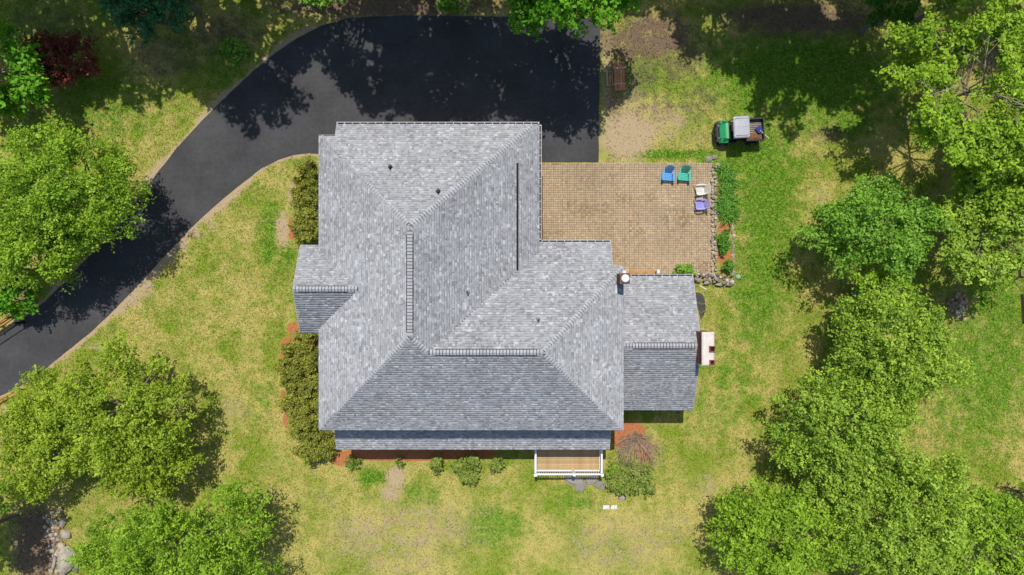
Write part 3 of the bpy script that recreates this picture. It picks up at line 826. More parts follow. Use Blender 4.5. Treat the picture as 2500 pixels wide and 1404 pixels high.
boulder(1522, 1214, 12, 7, 'pale grey boulder in front of the shrub by the deck')
# stone pile
pile = empty('stone_pile', P(2341, 748), label='heap of grey and tan stones on the lawn under the trees', cat='stone pile')
for i in range(70):
    a_ = random.uniform(0, 6.28); r_ = math.sqrt(random.random())
    x = 2340+math.cos(a_)*r_*25; y = 745+math.sin(a_)*r_*29
    s_ = random.uniform(3.5, 7)
    stone(x, y, s_, s_*random.uniform(.7, 1), max(0, .55*(1-r_)), 'stone_rust' if (x > 2340 and y < 750 and random.random() < .4) else pick(), pile)
stone(2357, 779, 4, 6, 0, 'stone_tan', pile)
# dry stone wall bottom left
w4 = empty('stone_wall', P(150, 1330), label='tumbled boulder wall at the lower left lawn edge', cat='stone wall')
for (x, y, a, b_, k_) in ((163, 1365, 21, 32, 'big'), (159, 1304, 13, 11, 'big'), (131, 1278, 10, 9, 'big'), (150, 1276, 8, 11, 'big'), (138, 1290, 8, 6, 'stone_rust'), (122, 1307, 7, 6, 'stone'), (148, 1334, 10, 11, 'stone_tan'), (139, 1349, 6, 6, 'stone_tan'), (116, 1274, 6, 7, 'stone'), (110, 1264, 6, 5, 'stone'), (184, 1388, 7, 13, 'stone'), (130, 1375, 5, 18, 'stone'), (122, 1395, 6, 10, 'stone_tan'), (150, 1398, 7, 8, 'stone'), (148, 1247, 6, 10, 'stone')):
    stone(x, y, a, b_, 0.05, k_, w4, random.uniform(-.3, .3))
for i in range(95):
    t = random.random(); stone(114+t*22+random.uniform(-12, 20), 1250+t*155, random.uniform(3, 7.5), random.uniform(3, 7), -.02, pick(), w4)
w5 = empty('stone_wall', P(10, 1020), label='few loose stones at the left edge below the driveway', cat='stone wall')
for i in range(16): stone(random.uniform(-12, 22), random.uniform(993, 1075), random.uniform(4, 9), random.uniform(4, 7), 0, pick(), w5)
# flagstones below the deck
fl = empty('flagstone_landing', P(1425, 1180), label='overlapping grey flagstones below the deck railing', cat='flagstones')
for (pts, z) in (([(1378, 1165), (1395, 1160), (1412, 1164), (1427, 1168), (1419, 1178), (1405, 1183), (1391, 1178), (1381, 1171)], .13), ([(1400, 1186), (1409, 1181), (1424, 1172), (1432, 1180), (1429, 1192), (1421, 1199), (1407, 1199)], .09), ([(1379, 1172), (1391, 1180), (1402, 1186), (1395, 1188), (1383, 1182)], .05),
                 ([(1427, 1166), (1445, 1162), (1461, 1165), (1456, 1176), (1444, 1184), (1434, 1182), (1430, 1173)], .11), ([(1449, 1184), (1458, 1175), (1467, 1170), (1474, 1180), (1462, 1191), (1453, 1190)], .08), ([(1463, 1191), (1474, 1181), (1480, 1190), (1480, 1197), (1468, 1195)], .05)):
    c = [P(*p, z).xy-P(1425, 1180).xy for p in pts]
    MB().prism([tuple(v) for v in c][::-1], -.04, z).build('stone', M['slab'], fl, bevel=.012)
ds = empty('slate_bed', P(1705, 740), label='dark slate slabs edging the garage end by the lawn', cat='slate bed')
for (pts, z) in (([(1690, 712), (1712, 716), (1720, 726), (1722, 740), (1712, 741), (1700, 735)], .05), ([(1700, 737), (1712, 743), (1722, 742), (1723, 756), (1712, 762), (1706, 756)], .07), ([(1706, 760), (1713, 764), (1722, 759), (1718, 772), (1711, 779)], .05)):
    c = [P(*p, z).xy-P(1705, 740).xy for p in pts]
    MB().prism([tuple(v) for v in c][::-1], -.04, z).build('stone', M['darkslab'], ds, bevel=.01)
o = MB().box((0, 0, .03), (.5, .06, .04), R(-30)).build('white_plank', M['concrete']); o.location = P(1716, 702); tag(o, 'short white plastic strip lying on the grass beside the garage', 'plank')
o = MB().box((0, 0, .03), (.4, .26, .06)).box((0, 0, .065), (.3, .18, .02)).build('access_cover', M['concrete'], bevel=.01); o.location = P(1480, 1238); tag(o, 'left one of two pale rectangular covers set in the front lawn', 'cover')
o = MB().box((0, 0, .03), (.38, .25, .06)).box((0, 0, .065), (.28, .17, .02)).build('access_cover', M['concrete'], bevel=.01); o.location = P(1499, 1238); tag(o, 'right one of two pale rectangular covers set in the front lawn', 'cover')
o = MB().tube((0, 0, -.02), (0, 0, .05), .15, .14, 12).tube((0, 0, .05), (0, 0, .065), .09, .08, 12).build('valve_cover', M['palegreen']); o.location = P(1802, 675); tag(o, 'small round pale green cover in the grass beside the flower bed', 'cover')

# ------------------------------------------------------------------ utility vehicle
ut = empty('utility_vehicle', (13.70, 9.45, 0), R(2.5), 'green utility vehicle with grey roof and open cargo bed on the lawn', 'vehicle')
# front is towards -x
b = MB(); b.box((-.05, 0, .42), (2.5, 1.0, .22)); b.box((-.45, 0, .50), (.75, 1.28, .08)); b.box((-.98, 0, .58), (.5, 1.0, .3))
b.build('chassis', M['black'], ut, bevel=.02)
h = MB()
h.hull([(x, y, z) for (x, w, z) in ((-1.17, .42, .62), (-1.17, .42, .80), (-.66, .5, .62), (-.66, .5, 1.02), (-.85, .48, 1.0)) for y in (-w, w)])
h.build('hood', M['green_paint'], ut, bevel=.03)
for sy in (-1, 1):
    f = MB()
    f.hull([(x, sy*y, z) for (x, y, z) in ((-1.20, .43, .60), (-1.20, .66, .58), (-1.08, .68, .80), (-.70, .70, .84), (-.58, .68, .62), (-.58, .5, .62), (-.70, .5, .92), (-1.1, .45, .86))])
    f.build('fender', M['green_paint'], ut, bevel=.02)
    MB().hull([(x, sy*y, z) for x in (-1.02, -.72) for (y, z) in ((.505, .93), (.53, .93), (.60, .86), (.62, .84))]).build('fender_stripe', M['darkgreen_paint'], ut)
    MB().tube((-1.235, sy*.38, .68), (-1.17, sy*.38, .70), .075, .085, 12).build('headlight', M['metal'], ut)
m = MB(); m.path([(-1.16, -.62, .55), (-1.36, -.52, .52), (-1.42, -.3, .52), (-1.42, .3, .52), (-1.36, .52, .52), (-1.16, .62, .55)], .035); m.path([(-1.33, -.45, .74), (-1.38, -.2, .76), (-1.38, .2, .76), (-1.33, .45, .74)], .025)
for y in (-.3, 0, .3): m.tube((-1.41, y, .5), (-1.37, y, .77), .02)
m.box((-1.27, 0, .56), (.18, 1.15, .34)); m.build('bumper', M['black'], ut)
m = MB()
for y in (-.2, -.07, .12, .22): m.tube((-1.385, y-.04, .70), (-1.385, y+.05, .72), .025, .015, 6)
m.build('winch', M['metal'], ut)
m = MB(); m.box((-.60, 0, .98), (.16, 1.06, .16)); m.build('dashboard', M['black'], ut, bevel=.03)
m = MB()
for k in range(14):
    a0, a1 = k/14*6.283, (k+1)/14*6.283
    m.tube((-.44+.06*math.cos(a0), -.25+.15*math.sin(a0), 1.08-.13*math.cos(a0)), (-.44+.06*math.cos(a1), -.25+.15*math.sin(a1), 1.08-.13*math.cos(a1)), .016, .016, 6)
m.tube((-.44, -.25, 1.08), (-.58, -.25, .98), .02); m.build('steering_wheel', M['black'], ut)
m = MB(); m.box((-.36, 0, .52), (.5, 1.15, .04)); m.build('floor', M['bedliner'], ut)
m = MB(); m.box((.02, 0, .72), (.46, 1.12, .16)); m.box((.24, 0, .98), (.12, 1.12, .45), ry=R(8)); m.build('seat', M['black'], ut, bevel=.04)
# roll cage and roof
for sy in (-1, 1):
    m = MB(); m.path([(-.66, sy*.56, .92), (-.45, sy*.57, 1.75), (-.30, sy*.57, 1.84), (.22, sy*.57, 1.84), (.30, sy*.57, 1.6), (.31, sy*.57, .6)], .026, 8); m.build('roll_bar', M['black'], ut)
m = MB(); m.tube((.26, -.57, 1.83), (.26, .57, 1.83), .026); m.tube((-.45, -.57, 1.75), (-.45, .57, 1.75), .026); m.build('cross_bar', M['black'], ut)
m = MB()
prof = [(-.66, 1.80), (-.60, 1.86), (-.42, 1.905), (0, 1.915), (.20, 1.90), (.27, 1.87)]
rows_ = []
for y, dz, ins in ((-.64, -.07, .03), (-.585, -.02, .01), (-.5, 0, 0), (-.02, .012, 0), (0, .0, 0), (.02, .012, 0), (.5, 0, 0), (.585, -.02, .01), (.64, -.07, .03)):
    rows_.append([(x+(ins if i < 2 else -ins if i > 4 else 0), y, z+dz) for i, (x, z) in enumerate(prof)])
m.sheet(rows_); m.build('roof', M['canopy'], ut, solid=.02)
for sy in (-1, 1):
    MB().box((-.18, sy*.50, 1.922), (.84, .012, .012)).build('roof_seam', M['black'], ut)
m = MB()
for (x, y) in ((-.585, -.52), (-.585, .52), (.2, -.52)): m.box((x, y, 1.885), (.08, .07, .025))
m.build('roof_clip', M['white'], ut)
# cargo bed
m = MB()
bx0, bx1, bw, bz0, bz1 = .33, 1.42, .66, .74, 1.04
m.box(((bx0+bx1)/2, 0, bz0-.02), (bx1-bx0, bw*2, .04))
for sy in (-1, 1): m.box(((bx0+bx1)/2, sy*(bw-.02), (bz0+bz1)/2+.01), (bx1-bx0, .04, bz1-bz0)); m.box(((bx0+bx1)/2, sy*(bw-.015), bz1+.02), (bx1-bx0+.04, .09, .03))
for x in (bx0+.02, bx1-.02): m.box((x, 0, (bz0+bz1)/2+.01), (.039, bw*2-.08, bz1-bz0))
m.box((bx1-.015, 0, bz1+.022), (.07, bw*2-.1, .03))
bed = m.build('cargo_bed', M['black'], ut)
for k in range(11):
    MB().box(((bx0+bx1)/2, -.56+k*.112, bz0+.012), (bx1-bx0-.1, .075, .024)).build('bed_rib', M['bedliner'], bed)
for (x, z, r_, w_) in ((-.88, .3, .3, .24), (.92, .31, .31, .28)):
    for sy in (-1, 1):
        wh = bpy.data.objects.new('wheel', None); link(wh, ut); wh.location = (x, sy*.60, z); wh.empty_display_size = .1
        t = MB(); t.tube((0, -w_/2, 0), (0, w_/2, 0), r_, r_, 20)
        for k in range(20):
            a_ = k/20*6.283; t.box((math.cos(a_)*r_, (.05 if k % 2 else -.05), math.sin(a_)*r_), (.045, w_*.5, .05), ry=-a_)
        t.build('tyre', M['tyre'], wh)
        t = MB(); t.tube((0, -w_/2-.006, 0), (0, w_/2+.006, 0), .16, .16, 14); t.build('rim', M['metal'], wh)
def local_ut(x, y, z): return Matrix.Translation(ut.location) @ Matrix.Rotation(R(2.5), 4, 'Z') @ Vector((x, y, z))
# soil heap and scoop in the bed
bm = bmesh.new(); bmesh.ops.create_grid(bm, x_segments=16, y_segments=12, size=.5)
rr = random.Random(4)
for v in bm.verts:
    d_ = math.hypot(v.co.x/.5, v.co.y/.5); v.co.x *= .86; v.co.y *= .42
    v.co.z = max(0, (1-d_))*.12+rr.uniform(0, .02)-.01
me = bpy.data.meshes.new('soil_heap'); bm.to_mesh(me); bm.free(); me.materials.append(M['soil'])
o = link(bpy.data.objects.new('soil_heap', me)); o.location = local_ut(.88, -.42, bz0+.03); o.rotation_euler.z = R(2.5)
tag(o, 'low heap of rust brown soil in the cargo bed', 'soil')
sc = empty('scoop_shovel', local_ut(1.22, -.02, bz0+.1), R(-52), 'dark blue scoop shovel with pale handle lying in the cargo bed', 'shovel')
m = MB(); m.sheet([[(-.24, -.19, .06), (-.24, 0, .02), (-.24, .19, .06)], [(0, -.19, .05), (0, 0, .0), (0, .19, .05)], [(.14, -.17, .12), (.14, 0, .12), (.14, .17, .12)]]); m.build('blade', M['scoop'], sc, solid=.02)
m = MB(); m.tube((.02, 0, .06), (.74, 0, .36), .02, .02, 8); m.build('handle', M['white_pl'], sc)

# ------------------------------------------------------------------ chairs
def adirondack(loc, rz, mt, label):
    """faces -y, back reclined towards +y"""
    r = empty('adirondack_chair', loc, rz, label, 'chair', 'chairs on the patio'); r.scale = (.93, .93, .93)
    for k in range(6):
        t = k/5; MB().box((0, -.36+t*.50, .38-t*.12), (.50, .088, .02), rx=R(-13)).build('seat_slat', M[mt], r, bevel=.004)
    MB().hull([(x, y, z) for x in (-.25, .25) for (y, z) in ((-.41, .39), (-.405, .30), (-.38, .39), (-.38, .29))]).build('front_apron', M[mt], r)
    hs = [.70, .78, .82, .84, .82, .78, .70]
    for k in range(7):
        u = (k-3)/3.0
        b0 = Vector((u*.19, .12, .28)); b1 = Vector((u*.285, .12+hs[k]*.45, .28+hs[k]*.86))
        s_ = MB(); wv = .031
        pts_ = []
        for (p, w_) in ((b0, .027), (b1, .041)):
            for sx in (-w_, w_):
                for sy in (-.009, .009): pts_.append((p.x+sx, p.y+sy, p.z))
        s_.hull(pts_); s_.build('back_slat', M[mt], r)
    MB().box((0, .30, .60), (.50, .03, .07), rx=R(-27)).build('back_brace', M[mt], r)
    for sx in (-1, 1):
        a_ = MB(); a_.prism([(sx*x, y) for (x, y) in ((.27, -.40), (.33, -.45), (.40, -.43), (.43, -.30), (.40, .05), (.33, .32), (.27, .34), (.26, .0))][::sx], .545, .57); a_.build('arm', M[mt], r, bevel=.006)
        MB().box((sx*.30, -.36, .27), (.04, .11, .55)).build('leg', M[mt], r)
        MB().hull([(sx*x, y, z) for x in (.255, .285) for (y, z) in ((-.40, .24), (-.40, .36), (.52, .0), (.42, .0), (.42, .1))]).build('leg', M[mt], r)
adirondack(P(1628, 428), R(-4), 'blue_pl', 'blue slatted adirondack chair, leftmost on the patio')
adirondack(P(1667, 428), R(-6), 'teal_pl', 'teal green slatted adirondack chair on the patio')

def armchair(loc, rz, mt, label):
    """moulded garden armchair; faces -x, fan back towards +x"""
    r = empty('garden_chair', loc, rz, label, 'chair', 'chairs on the patio')
    s_ = MB()
    rows_ = []
    for x, w_, z in ((-.30, .20, .37), (-.27, .25, .42), (-.1, .255, .41), (.1, .24, .385), (.20, .215, .375)):
        rows_.append([(x, -w_, z+.01), (x, -w_*.5, z-.008), (x, 0, z-.012), (x, w_*.5, z-.008), (x, w_, z+.01)])
    s_.sheet(rows_); s_.build('seat', M[mt], r, solid=.018)
    for k in range(5):
        MB().box((-.06, -.17+k*.085, .421), (.34, .012, .012), ry=R(6)).build('seat_rib', M[mt], r)
    for k in range(7):
        u = (k-3)/3.0; ll = .52-.05*u*u
        b0 = Vector((.20, u*.18, .38)); b1 = Vector((.20+ll*.46, u*.29, .38+ll*.9))
        MB().hull([(p.x+dx, p.y+sy*w_, p.z) for (p, w_) in ((b0, .021), (b1, .034)) for dx in (-.008, .008) for sy in (-1, 1)]).build('back_slat', M[mt], r)
    t = MB(); t.path([(.20+(.52-.05*u*u)*.46, u*.30, .39+(.52-.05*u*u)*.9) for u in [i/5-1 for i in range(11)]], .02, 6); t.build('back_rim', M[mt], r)
    for sy in (-1, 1):
        a_ = MB(); 
        rr_ = []
        for (x, y0, y1, z) in ((-.30, .27, .31, .56), (-.22, .255, .335, .60), (0, .265, .345, .62), (.18, .25, .32, .63), (.30, .19, .25, .64)):
            rr_.append([(x, sy*y0, z), (x, sy*(y0+y1)/2, z+.012), (x, sy*y1, z)])
        a_.sheet(rr_); a_.build('arm', M[mt], r, solid=.02)
        for (p0, p1) in (((-.28, sy*.27, .57), (-.34, sy*.30, 0)), ((.18, sy*.25, .60), (.30, sy*.27, 0))):
            MB().tube(p0, p1, .035, .022, 6).build('leg', M[mt], r)
armchair(P(1707, 466), R(6), 'white_pl', 'cream white plastic garden chair with fan back')
armchair(P(1706, 501.5), R(2), 'lav_pl', 'lavender plastic garden chair with fan back')

# ------------------------------------------------------------------ lumber bundle, pallet, bench, boxes
lb = empty('lumber_bundle', P(1510, 191), R(2.5), 'strapped bundle of reddish boards on the grass beside the driveway', 'lumber')
for k, (y0, w_) in enumerate(((-.29, .17), (-.05, .29), (.22, .22))):
    pass
for lay in range(3):
    xk = -.325
    for w_ in (.17, .16, .16, .15):
        MB().box((xk+w_/2, random.uniform(-.02, .02), .13+lay*.13), (w_-.012, 1.68+random.uniform(-.06, .03), .12)).build('board', M['redwood'], lb, bevel=.008); xk += w_
for y in (-.80, .80): MB().box((-.005, y, .485), (.66, .10, .07)).build('end_board', M['redwood'], lb, bevel=.006)
for y in (-.47, .49): MB().box((-.005, y, .262), (.70, .055, .42)).build('strap', M['strap'], lb)
MB().box((-.005, 0, .262), (.69, .02, .415)).build('cord', M['redstrap'], lb)
for y in (-.55, .55): MB().box((0, y, .03), (.6, .1, .07)).build('bearer', M['oldwood'], lb)
pl_ = empty('wooden_pallet', P(1488, 193), R(2), 'small slatted wooden pallet left of the board bundle', 'pallet')
for x in (-.17, -.01, .14): MB().box((x, 0, .22), (.10, .93, .03)).build('slat', M['palewood'], pl_, bevel=.004)
for y in (-.42, 0, .42): MB().box((-.01, y, .10), (.44, .07, .19)).build('bearer', M['palewood'], pl_)
bn = empty('wooden_bench', P(1563, 667), 0, 'long orange wooden bench against the garage wall', 'bench')
for k in range(3): MB().box((0, -.02+k*.11-.08, .43), (1.5, .10, .035)).build('slat', M['wood'], bn, bevel=.004)
for x in (-.6, .6):
    for y in (-.1, .12): MB().box((x, y, .205), (.07, .07, .41)).build('leg', M['wood'], bn)
ub = empty('utility_box', P(1600, 664), 0, 'small white utility box on a post behind the garage gutter', 'box')
MB().box((0, 0, .75), (.16, .22, .32)).build('housing', M['white'], ub, bevel=.02); MB().box((0, 0, .3), (.06, .06, .6)).build('post', M['oldwood'], ub)
# raised beds at the right edge
for (px, py, w_, h_, lab) in ((2530, 640, 90, 62, 'upper weathered raised garden bed at the right edge'), (2540, 750, 92, 66, 'lower weathered raised garden bed at the right edge')):
    r = empty('raised_bed', P(px, py), R(3), lab, 'garden bed')
    a_, b_ = S(w_)/2, S(h_)/2
    for sy in (-1, 1): MB().box((0, sy*b_, .14), (a_*2+.06, .06, .3)).build('plank', M['oldwood'], r, bevel=.006)
    for sx in (-1, 1): MB().box((sx*a_, 0, .14), (.06, b_*2-.061, .3)).build('plank', M['oldwood'], r, bevel=.006)
    MB().box((0, 0, .1), (a_*2-.07, b_*2-.07, .2)).build('soil', M['bedsoil'], r)
# wooden guard fence, black rail and timber edging at the left
def rail_thing(name, label, cat, pts, z, r_, mt, posts, pz):
    root = empty(name, P(*pts[0]), 0, label, cat); o0 = Vector(root.location)
    for dz, off in z:
        for a_, b_ in zip(pts, pts[1:]):
            A, B = P(*a_)-o0, P(*b_)-o0; d = (B-A); n_ = Vector((-d.y, d.x, 0)).normalized()*off
            ps = [p+n_+Vector((0, 0, dz))+Vector(q) for p in (A, B) for q in ((0, -r_, -r_), (0, r_, -r_), (0, -r_, r_), (0, r_, r_))]
            MB().hull(ps).build('rail', M[mt], root)
    for p in posts:
        q = P(*p)-o0; MB().box((q.x, q.y, pz/2), (.12, .12, pz)).build('post', M[mt], root)
rail_thing('guard_fence', 'weathered golden wooden rail fence beside the driveway at left', 'fence', [(-60, 842), (52, 770)], [(.35, 0), (.7, 0.02), (1.0, .05)], .055, 'wood', [(-30, 823), (10, 797), (46, 774)], 1.05)
rail_thing('metal_handrail', 'black metal handrail along the left driveway edge', 'handrail', [(-60, 866), (60, 787)], [(.85, 0)], .03, 'black', [(-20, 840), (60, 787)], .9)
rail_thing('timber_edging', 'orange timber edging below the driveway at the left edge', 'edging', [(-70, 1003), (0, 972), (48, 945)], [(.1, -.1), (.1, -.24)], .06, 'wood', [], .1)

# ------------------------------------------------------------------ foliage
def leaves_arrays(c, n, size, rng, aspect=1.5, var=None):
    """diamond leaves: centres c, normals n -> V, F, col"""
    N_ = len(c)
    t = rng.normal(size=(N_, 3)); t -= n*np.sum(t*n, 1, keepdims=True); t /= np.linalg.norm(t, axis=1, keepdims=True)+1e-9
    b_ = np.cross(n, t)
    s = size*rng.uniform(.65, 1.3, (N_, 1))
    L = t*s*.5*aspect**.5; W = b_*s*.5/aspect**.5
    droop = n*s*.10
    v = np.empty((N_, 4, 3)); v[:, 0] = c-L-droop; v[:, 1] = c+W; v[:, 2] = c+L-droop; v[:, 3] = c-W
    F = np.arange(N_*4).reshape(N_, 4)
    var = rng.uniform(0, 1, N_) if var is None else np.clip(var, 0, 1)
    col = np.repeat(np.stack([var]*3, 1), 4, 0)
    return v.reshape(-1, 3), F, col
def unit(v): return v/(np.linalg.norm(v, axis=-1, keepdims=True)+1e-9)
def crown_lumps(rng, Rx, Ry, Hh, nl, lr=(.16, .27), low=-.25):
    ph = rng.uniform(0, 6.28, 4)
    out = []
    while len(out) < nl:
        d = unit(rng.normal(size=3))
        if d[2] < low: continue
        th = math.atan2(d[1], d[0]); m_ = 1+.12*math.cos(2*th+ph[0])+.10*math.cos(3*th+ph[1])+.08*math.cos(5*th+ph[2])
        f = rng.uniform(.3, 1.0)**.6
        r_ = rng.uniform(*lr)*(Rx+Ry)/2
        out.append((d[0]*Rx*f*m_*.9, d[1]*Ry*f*m_*.9, d[2]*Hh*f, r_))
    return np.array(out)
def lump_leaves(rng, lumps, n, size, upb=.55, aspect=1.5, shell=.55, spread=.55, squash=.8, per=8, reach=.26):
    """leaves sit on short sprigs that point outwards, the sprigs cover the lumps of the crown"""
    m = max(1, n//per)
    w = lumps[:, 3]**2; k = rng.choice(len(lumps), m, p=w/w.sum())
    d = unit(rng.normal(size=(m, 3))+np.array([0, 0, upb]))
    rad = lumps[k, 3]*(shell+(1-shell)*rng.uniform(0, 1, m)**.5)*(1+.14*rng.normal(size=m))
    c = lumps[k, :3]+d*rad[:, None]*np.array([1, 1, squash])
    ctr = lumps[:, :3].mean(0)-np.array([0, 0, .5])
    out = unit(unit(c-ctr)+rng.normal(size=(m, 3))*.55+np.array([0, 0, .12]))
    nn = unit(d*.4+np.array([0, 0, .8])+rng.normal(size=(m, 3))*spread*.8)
    lv = rng.uniform(0, 1, len(lumps))
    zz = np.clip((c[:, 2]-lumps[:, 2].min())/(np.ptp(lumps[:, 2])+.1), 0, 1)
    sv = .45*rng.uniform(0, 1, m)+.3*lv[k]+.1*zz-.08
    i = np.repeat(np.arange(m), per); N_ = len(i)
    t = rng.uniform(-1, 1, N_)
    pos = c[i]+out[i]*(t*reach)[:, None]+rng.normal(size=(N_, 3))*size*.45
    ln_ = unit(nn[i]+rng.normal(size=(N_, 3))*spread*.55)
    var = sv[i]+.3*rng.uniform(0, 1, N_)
    return leaves_arrays(pos, ln_, size, rng, aspect, var)
def tubes(paths, n=5):
    V, F = [], []
    for pts, rs in paths:
        base = len(V); pts = [Vector(p) for p in pts]
        for i, p in enumerate(pts):
            d = (pts[min(i+1, len(pts)-1)]-pts[max(i-1, 0)]).normalized()
            x = d.orthogonal().normalized(); y = d.cross(x)
            if i == 0: x0 = x
            else:
                x = (x0-d*x0.dot(d)).normalized(); y = d.cross(x); x0 = x
            for k in range(n):
                a_ = k/n*6.2832; V.append(p+(x*math.cos(a_)+y*math.sin(a_))*rs[i])
        for i in range(len(pts)-1):
            for k in range(n):
                F.append((base+i*n+k, base+i*n+(k+1) % n, base+(i+1)*n+(k+1) % n, base+(i+1)*n+k))
    return V, F
TREE_SEED = [100]
def tree(px, py, rx, ry, hc, hh, label, leaf, dens=330, size=.17, nl=None, group=None, name='tree', limbs=10, spread=.8, lr=(.10, .20), aspect=1.5, cat='tree', bark='bark', trunk=.16, upb=.55, low=-.25, world=None):
    TREE_SEED[0] += 1; rng = np.random.default_rng(TREE_SEED[0])
    c = P(px, py, hc) if world is None else Vector((world[0], world[1], hc))
    Rx, Ry = (S(rx, hc), S(ry, hc)) if world is None else (rx, ry)
    root = empty(name, (c.x, c.y, 0), 0, label, cat, group)
    area = math.pi*Rx*Ry
    lumps = crown_lumps(rng, Rx, Ry, hh, nl or int(40+area*2.6), lr, low)
    lumps[:, 2] += hc
    V, F, C = lump_leaves(rng, lumps, int(dens*area), size, spread=spread, aspect=aspect, upb=upb)
    np_obj('crown', V, F, [leaf if not isinstance(leaf, str) else LEAF[leaf]], root, col=C)
    top = hc+hh*.35
    paths = [([(0, 0, -.1), (rng.uniform(-.1, .1), rng.uniform(-.1, .1), top*.4), (rng.uniform(-.2, .2), rng.uniform(-.2, .2), top)], [trunk*1.25, trunk*.9, trunk*.25])]
    for i in rng.choice(len(lumps), min(limbs, len(lumps)), replace=False):
        e = lumps[i, :3]; z0 = rng.uniform(.3, .75)*hc
        mid = (e[0]*.45+rng.uniform(-.2, .2), e[1]*.45+rng.uniform(-.2, .2), z0+(e[2]-z0)*.62)
        paths.append(([(0, 0, z0), mid, tuple(e)], [trunk*.5, trunk*.3, trunk*.1]))
    V, F = tubes(paths)
    np_obj('trunk', V, F, [M[bark]], root, smooth=True)
    return root
def branchy(px, py, R_, h0, h1, label, leaf, cl=26, size=.16, cr=.38, n1=10, n2=4, n3=3, name='tree', seed=1, trunk=.17, group=None, tilt=(0, 0), bark='twig'):
    """open crown: limbs, branches and twigs that carry leaf clusters"""
    rng = np.random.default_rng(seed); hc = (h0+h1)/2
    c = P(px, py, hc); Rm = S(R_, hc)
    root = empty(name, (c.x, c.y, 0), 0, label, 'tree', group)
    paths = [([(0, 0, -.1), (tilt[0]*.4, tilt[1]*.4, h0), (tilt[0], tilt[1], h1*.95)], [trunk*1.2, trunk*.8, trunk*.2])]
    tips = []
    for i in range(n1):
        a_ = i/n1*6.283+rng.uniform(-.3, .3); z0 = h0+(h1-h0)*rng.uniform(0, .6); ln_ = Rm*rng.uniform(.6, 1.0)
        s = np.array([tilt[0]*z0/h1, tilt[1]*z0/h1, z0]); e = s+np.array([math.cos(a_)*ln_, math.sin(a_)*ln_, rng.uniform(.15, .55)*(h1-z0)+.2])
        mid = (s+e)/2+rng.normal(size=3)*.25+np.array([0, 0, .25])
        paths.append(([tuple(s), tuple(mid), tuple(e)], [trunk*.42, trunk*.28, trunk*.08])); tips.append(e)
        for j in range(n2):
            t = rng.uniform(.3, .95); s2_ = s*(1-t)**2+2*mid*t*(1-t)+e*t*t
            a2 = a_+rng.choice([-1, 1])*rng.uniform(.4, 1.2); l2 = Rm*rng.uniform(.2, .42)
            e2 = s2_+np.array([math.cos(a2)*l2, math.sin(a2)*l2, rng.uniform(.0, .7)])
            paths.append(([tuple(s2_), tuple((s2_+e2)/2+rng.normal(size=3)*.1), tuple(e2)], [trunk*.16, trunk*.11, trunk*.05])); tips.append(e2)
            for k in range(n3):
                t = rng.uniform(.3, 1); s3 = s2_+(e2-s2_)*t; a3 = a2+rng.uniform(-1.3, 1.3); l3 = rng.uniform(.4, .95)
                e3 = s3+np.array([math.cos(a3)*l3, math.sin(a3)*l3, rng.uniform(0, .45)])
                paths.append(([tuple(s3), tuple((s3+e3)/2+rng.normal(size=3)*.05), tuple(e3)], [.02, .015, .008])); tips.append(e3)
    V, F = tubes(paths, 4); np_obj('trunk', V, F, [M[bark]], root, smooth=True)
    for k in range(16): tips.append(np.array([tilt[0]+rng.normal()*Rm*.18, tilt[1]+rng.normal()*Rm*.18, h1*rng.uniform(.8, 1.02)]))
    tips = np.array(tips); lumps = np.concatenate([tips, rng.uniform(.55, 1.2, (len(tips), 1))*cr], 1)
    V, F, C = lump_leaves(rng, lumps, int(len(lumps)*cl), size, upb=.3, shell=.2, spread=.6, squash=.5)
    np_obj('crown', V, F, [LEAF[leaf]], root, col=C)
    return root

# right-hand orchard of young trees
tree(2122, 560, 162, 132, 3.6, 2.6, 'dense mid green tree, nearest the flower bed, at the top of the right group', 'deep', 720, .12)
branchy(2395, 575, 112, 1.8, 5.2, 'thin open tree right of the stone pile trees, near the raised beds', 'apple', 60, .14, .5, 13, 5, 4, seed=31, trunk=.09)
tree(2160, 715, 100, 72, 3.4, 2.0, 'small pale green tree just above the stone pile', 'maple', 300, .15)
tree(2172, 850, 172, 150, 3.8, 2.6, 'round bright green tree left of the stone pile', 'apple', 720, .12)
tree(2048, 1035, 176, 150, 3.8, 2.6, 'broad bright green tree in the middle of the right group', 'apple', 720, .12)
tree(2060, 1165, 120, 95, 3.4, 2.2, 'medium green tree wedged between the broad and the bottom trees', 'apple', 720, .12)
tree(1892, 1300, 164, 140, 3.8, 2.6, 'lime green tree at the bottom, leftmost of the right group', 'maple', 720, .12)
tree(2195, 1255, 192, 168, 4.0, 2.8, 'large bright green tree at the bottom of the right group', 'apple', 720, .12)
branchy(2395, 1310, 118, 1.5, 5.0, 'thin pale tree at the bottom right corner', 'maple', 60, .14, .5, 13, 5, 4, seed=32, trunk=.09)
tree(2508, 1212, 52, 48, 1.8, 1.3, 'small tree cut by the right edge', 'apple', 420, .13, trunk=.04)
tree(2432, 1265, 44, 42, 1.6, 1.2, 'low round sapling shaded beside the right edge tree', 'deep', 420, .14, trunk=.05)
# tall open tree, top right
branchy(2385, 215, 190, 3.5, 9.5, 'tall open tree with lime leaves and bare branches at top right', 'lime', 62, .145, .48, 18, 6, 4, seed=33, trunk=.11, bark='twig')
branchy(2460, 395, 105, 2.5, 7.0, 'smaller lime green open tree below the tall one at the right edge', 'lime', 56, .145, .48, 13, 5, 4, seed=34, trunk=.09, bark='twig')
tree(2180, 22, 66, 58, 3.5, 2.4, 'dark green bushy evergreen at the top edge near the right', 'shade', 380, .14, aspect=2.4)
tree(2330, -10, 60, 40, 3.5, 2.4, 'shaded green bush at the top edge above the open tree', 'deep', 300, .16)
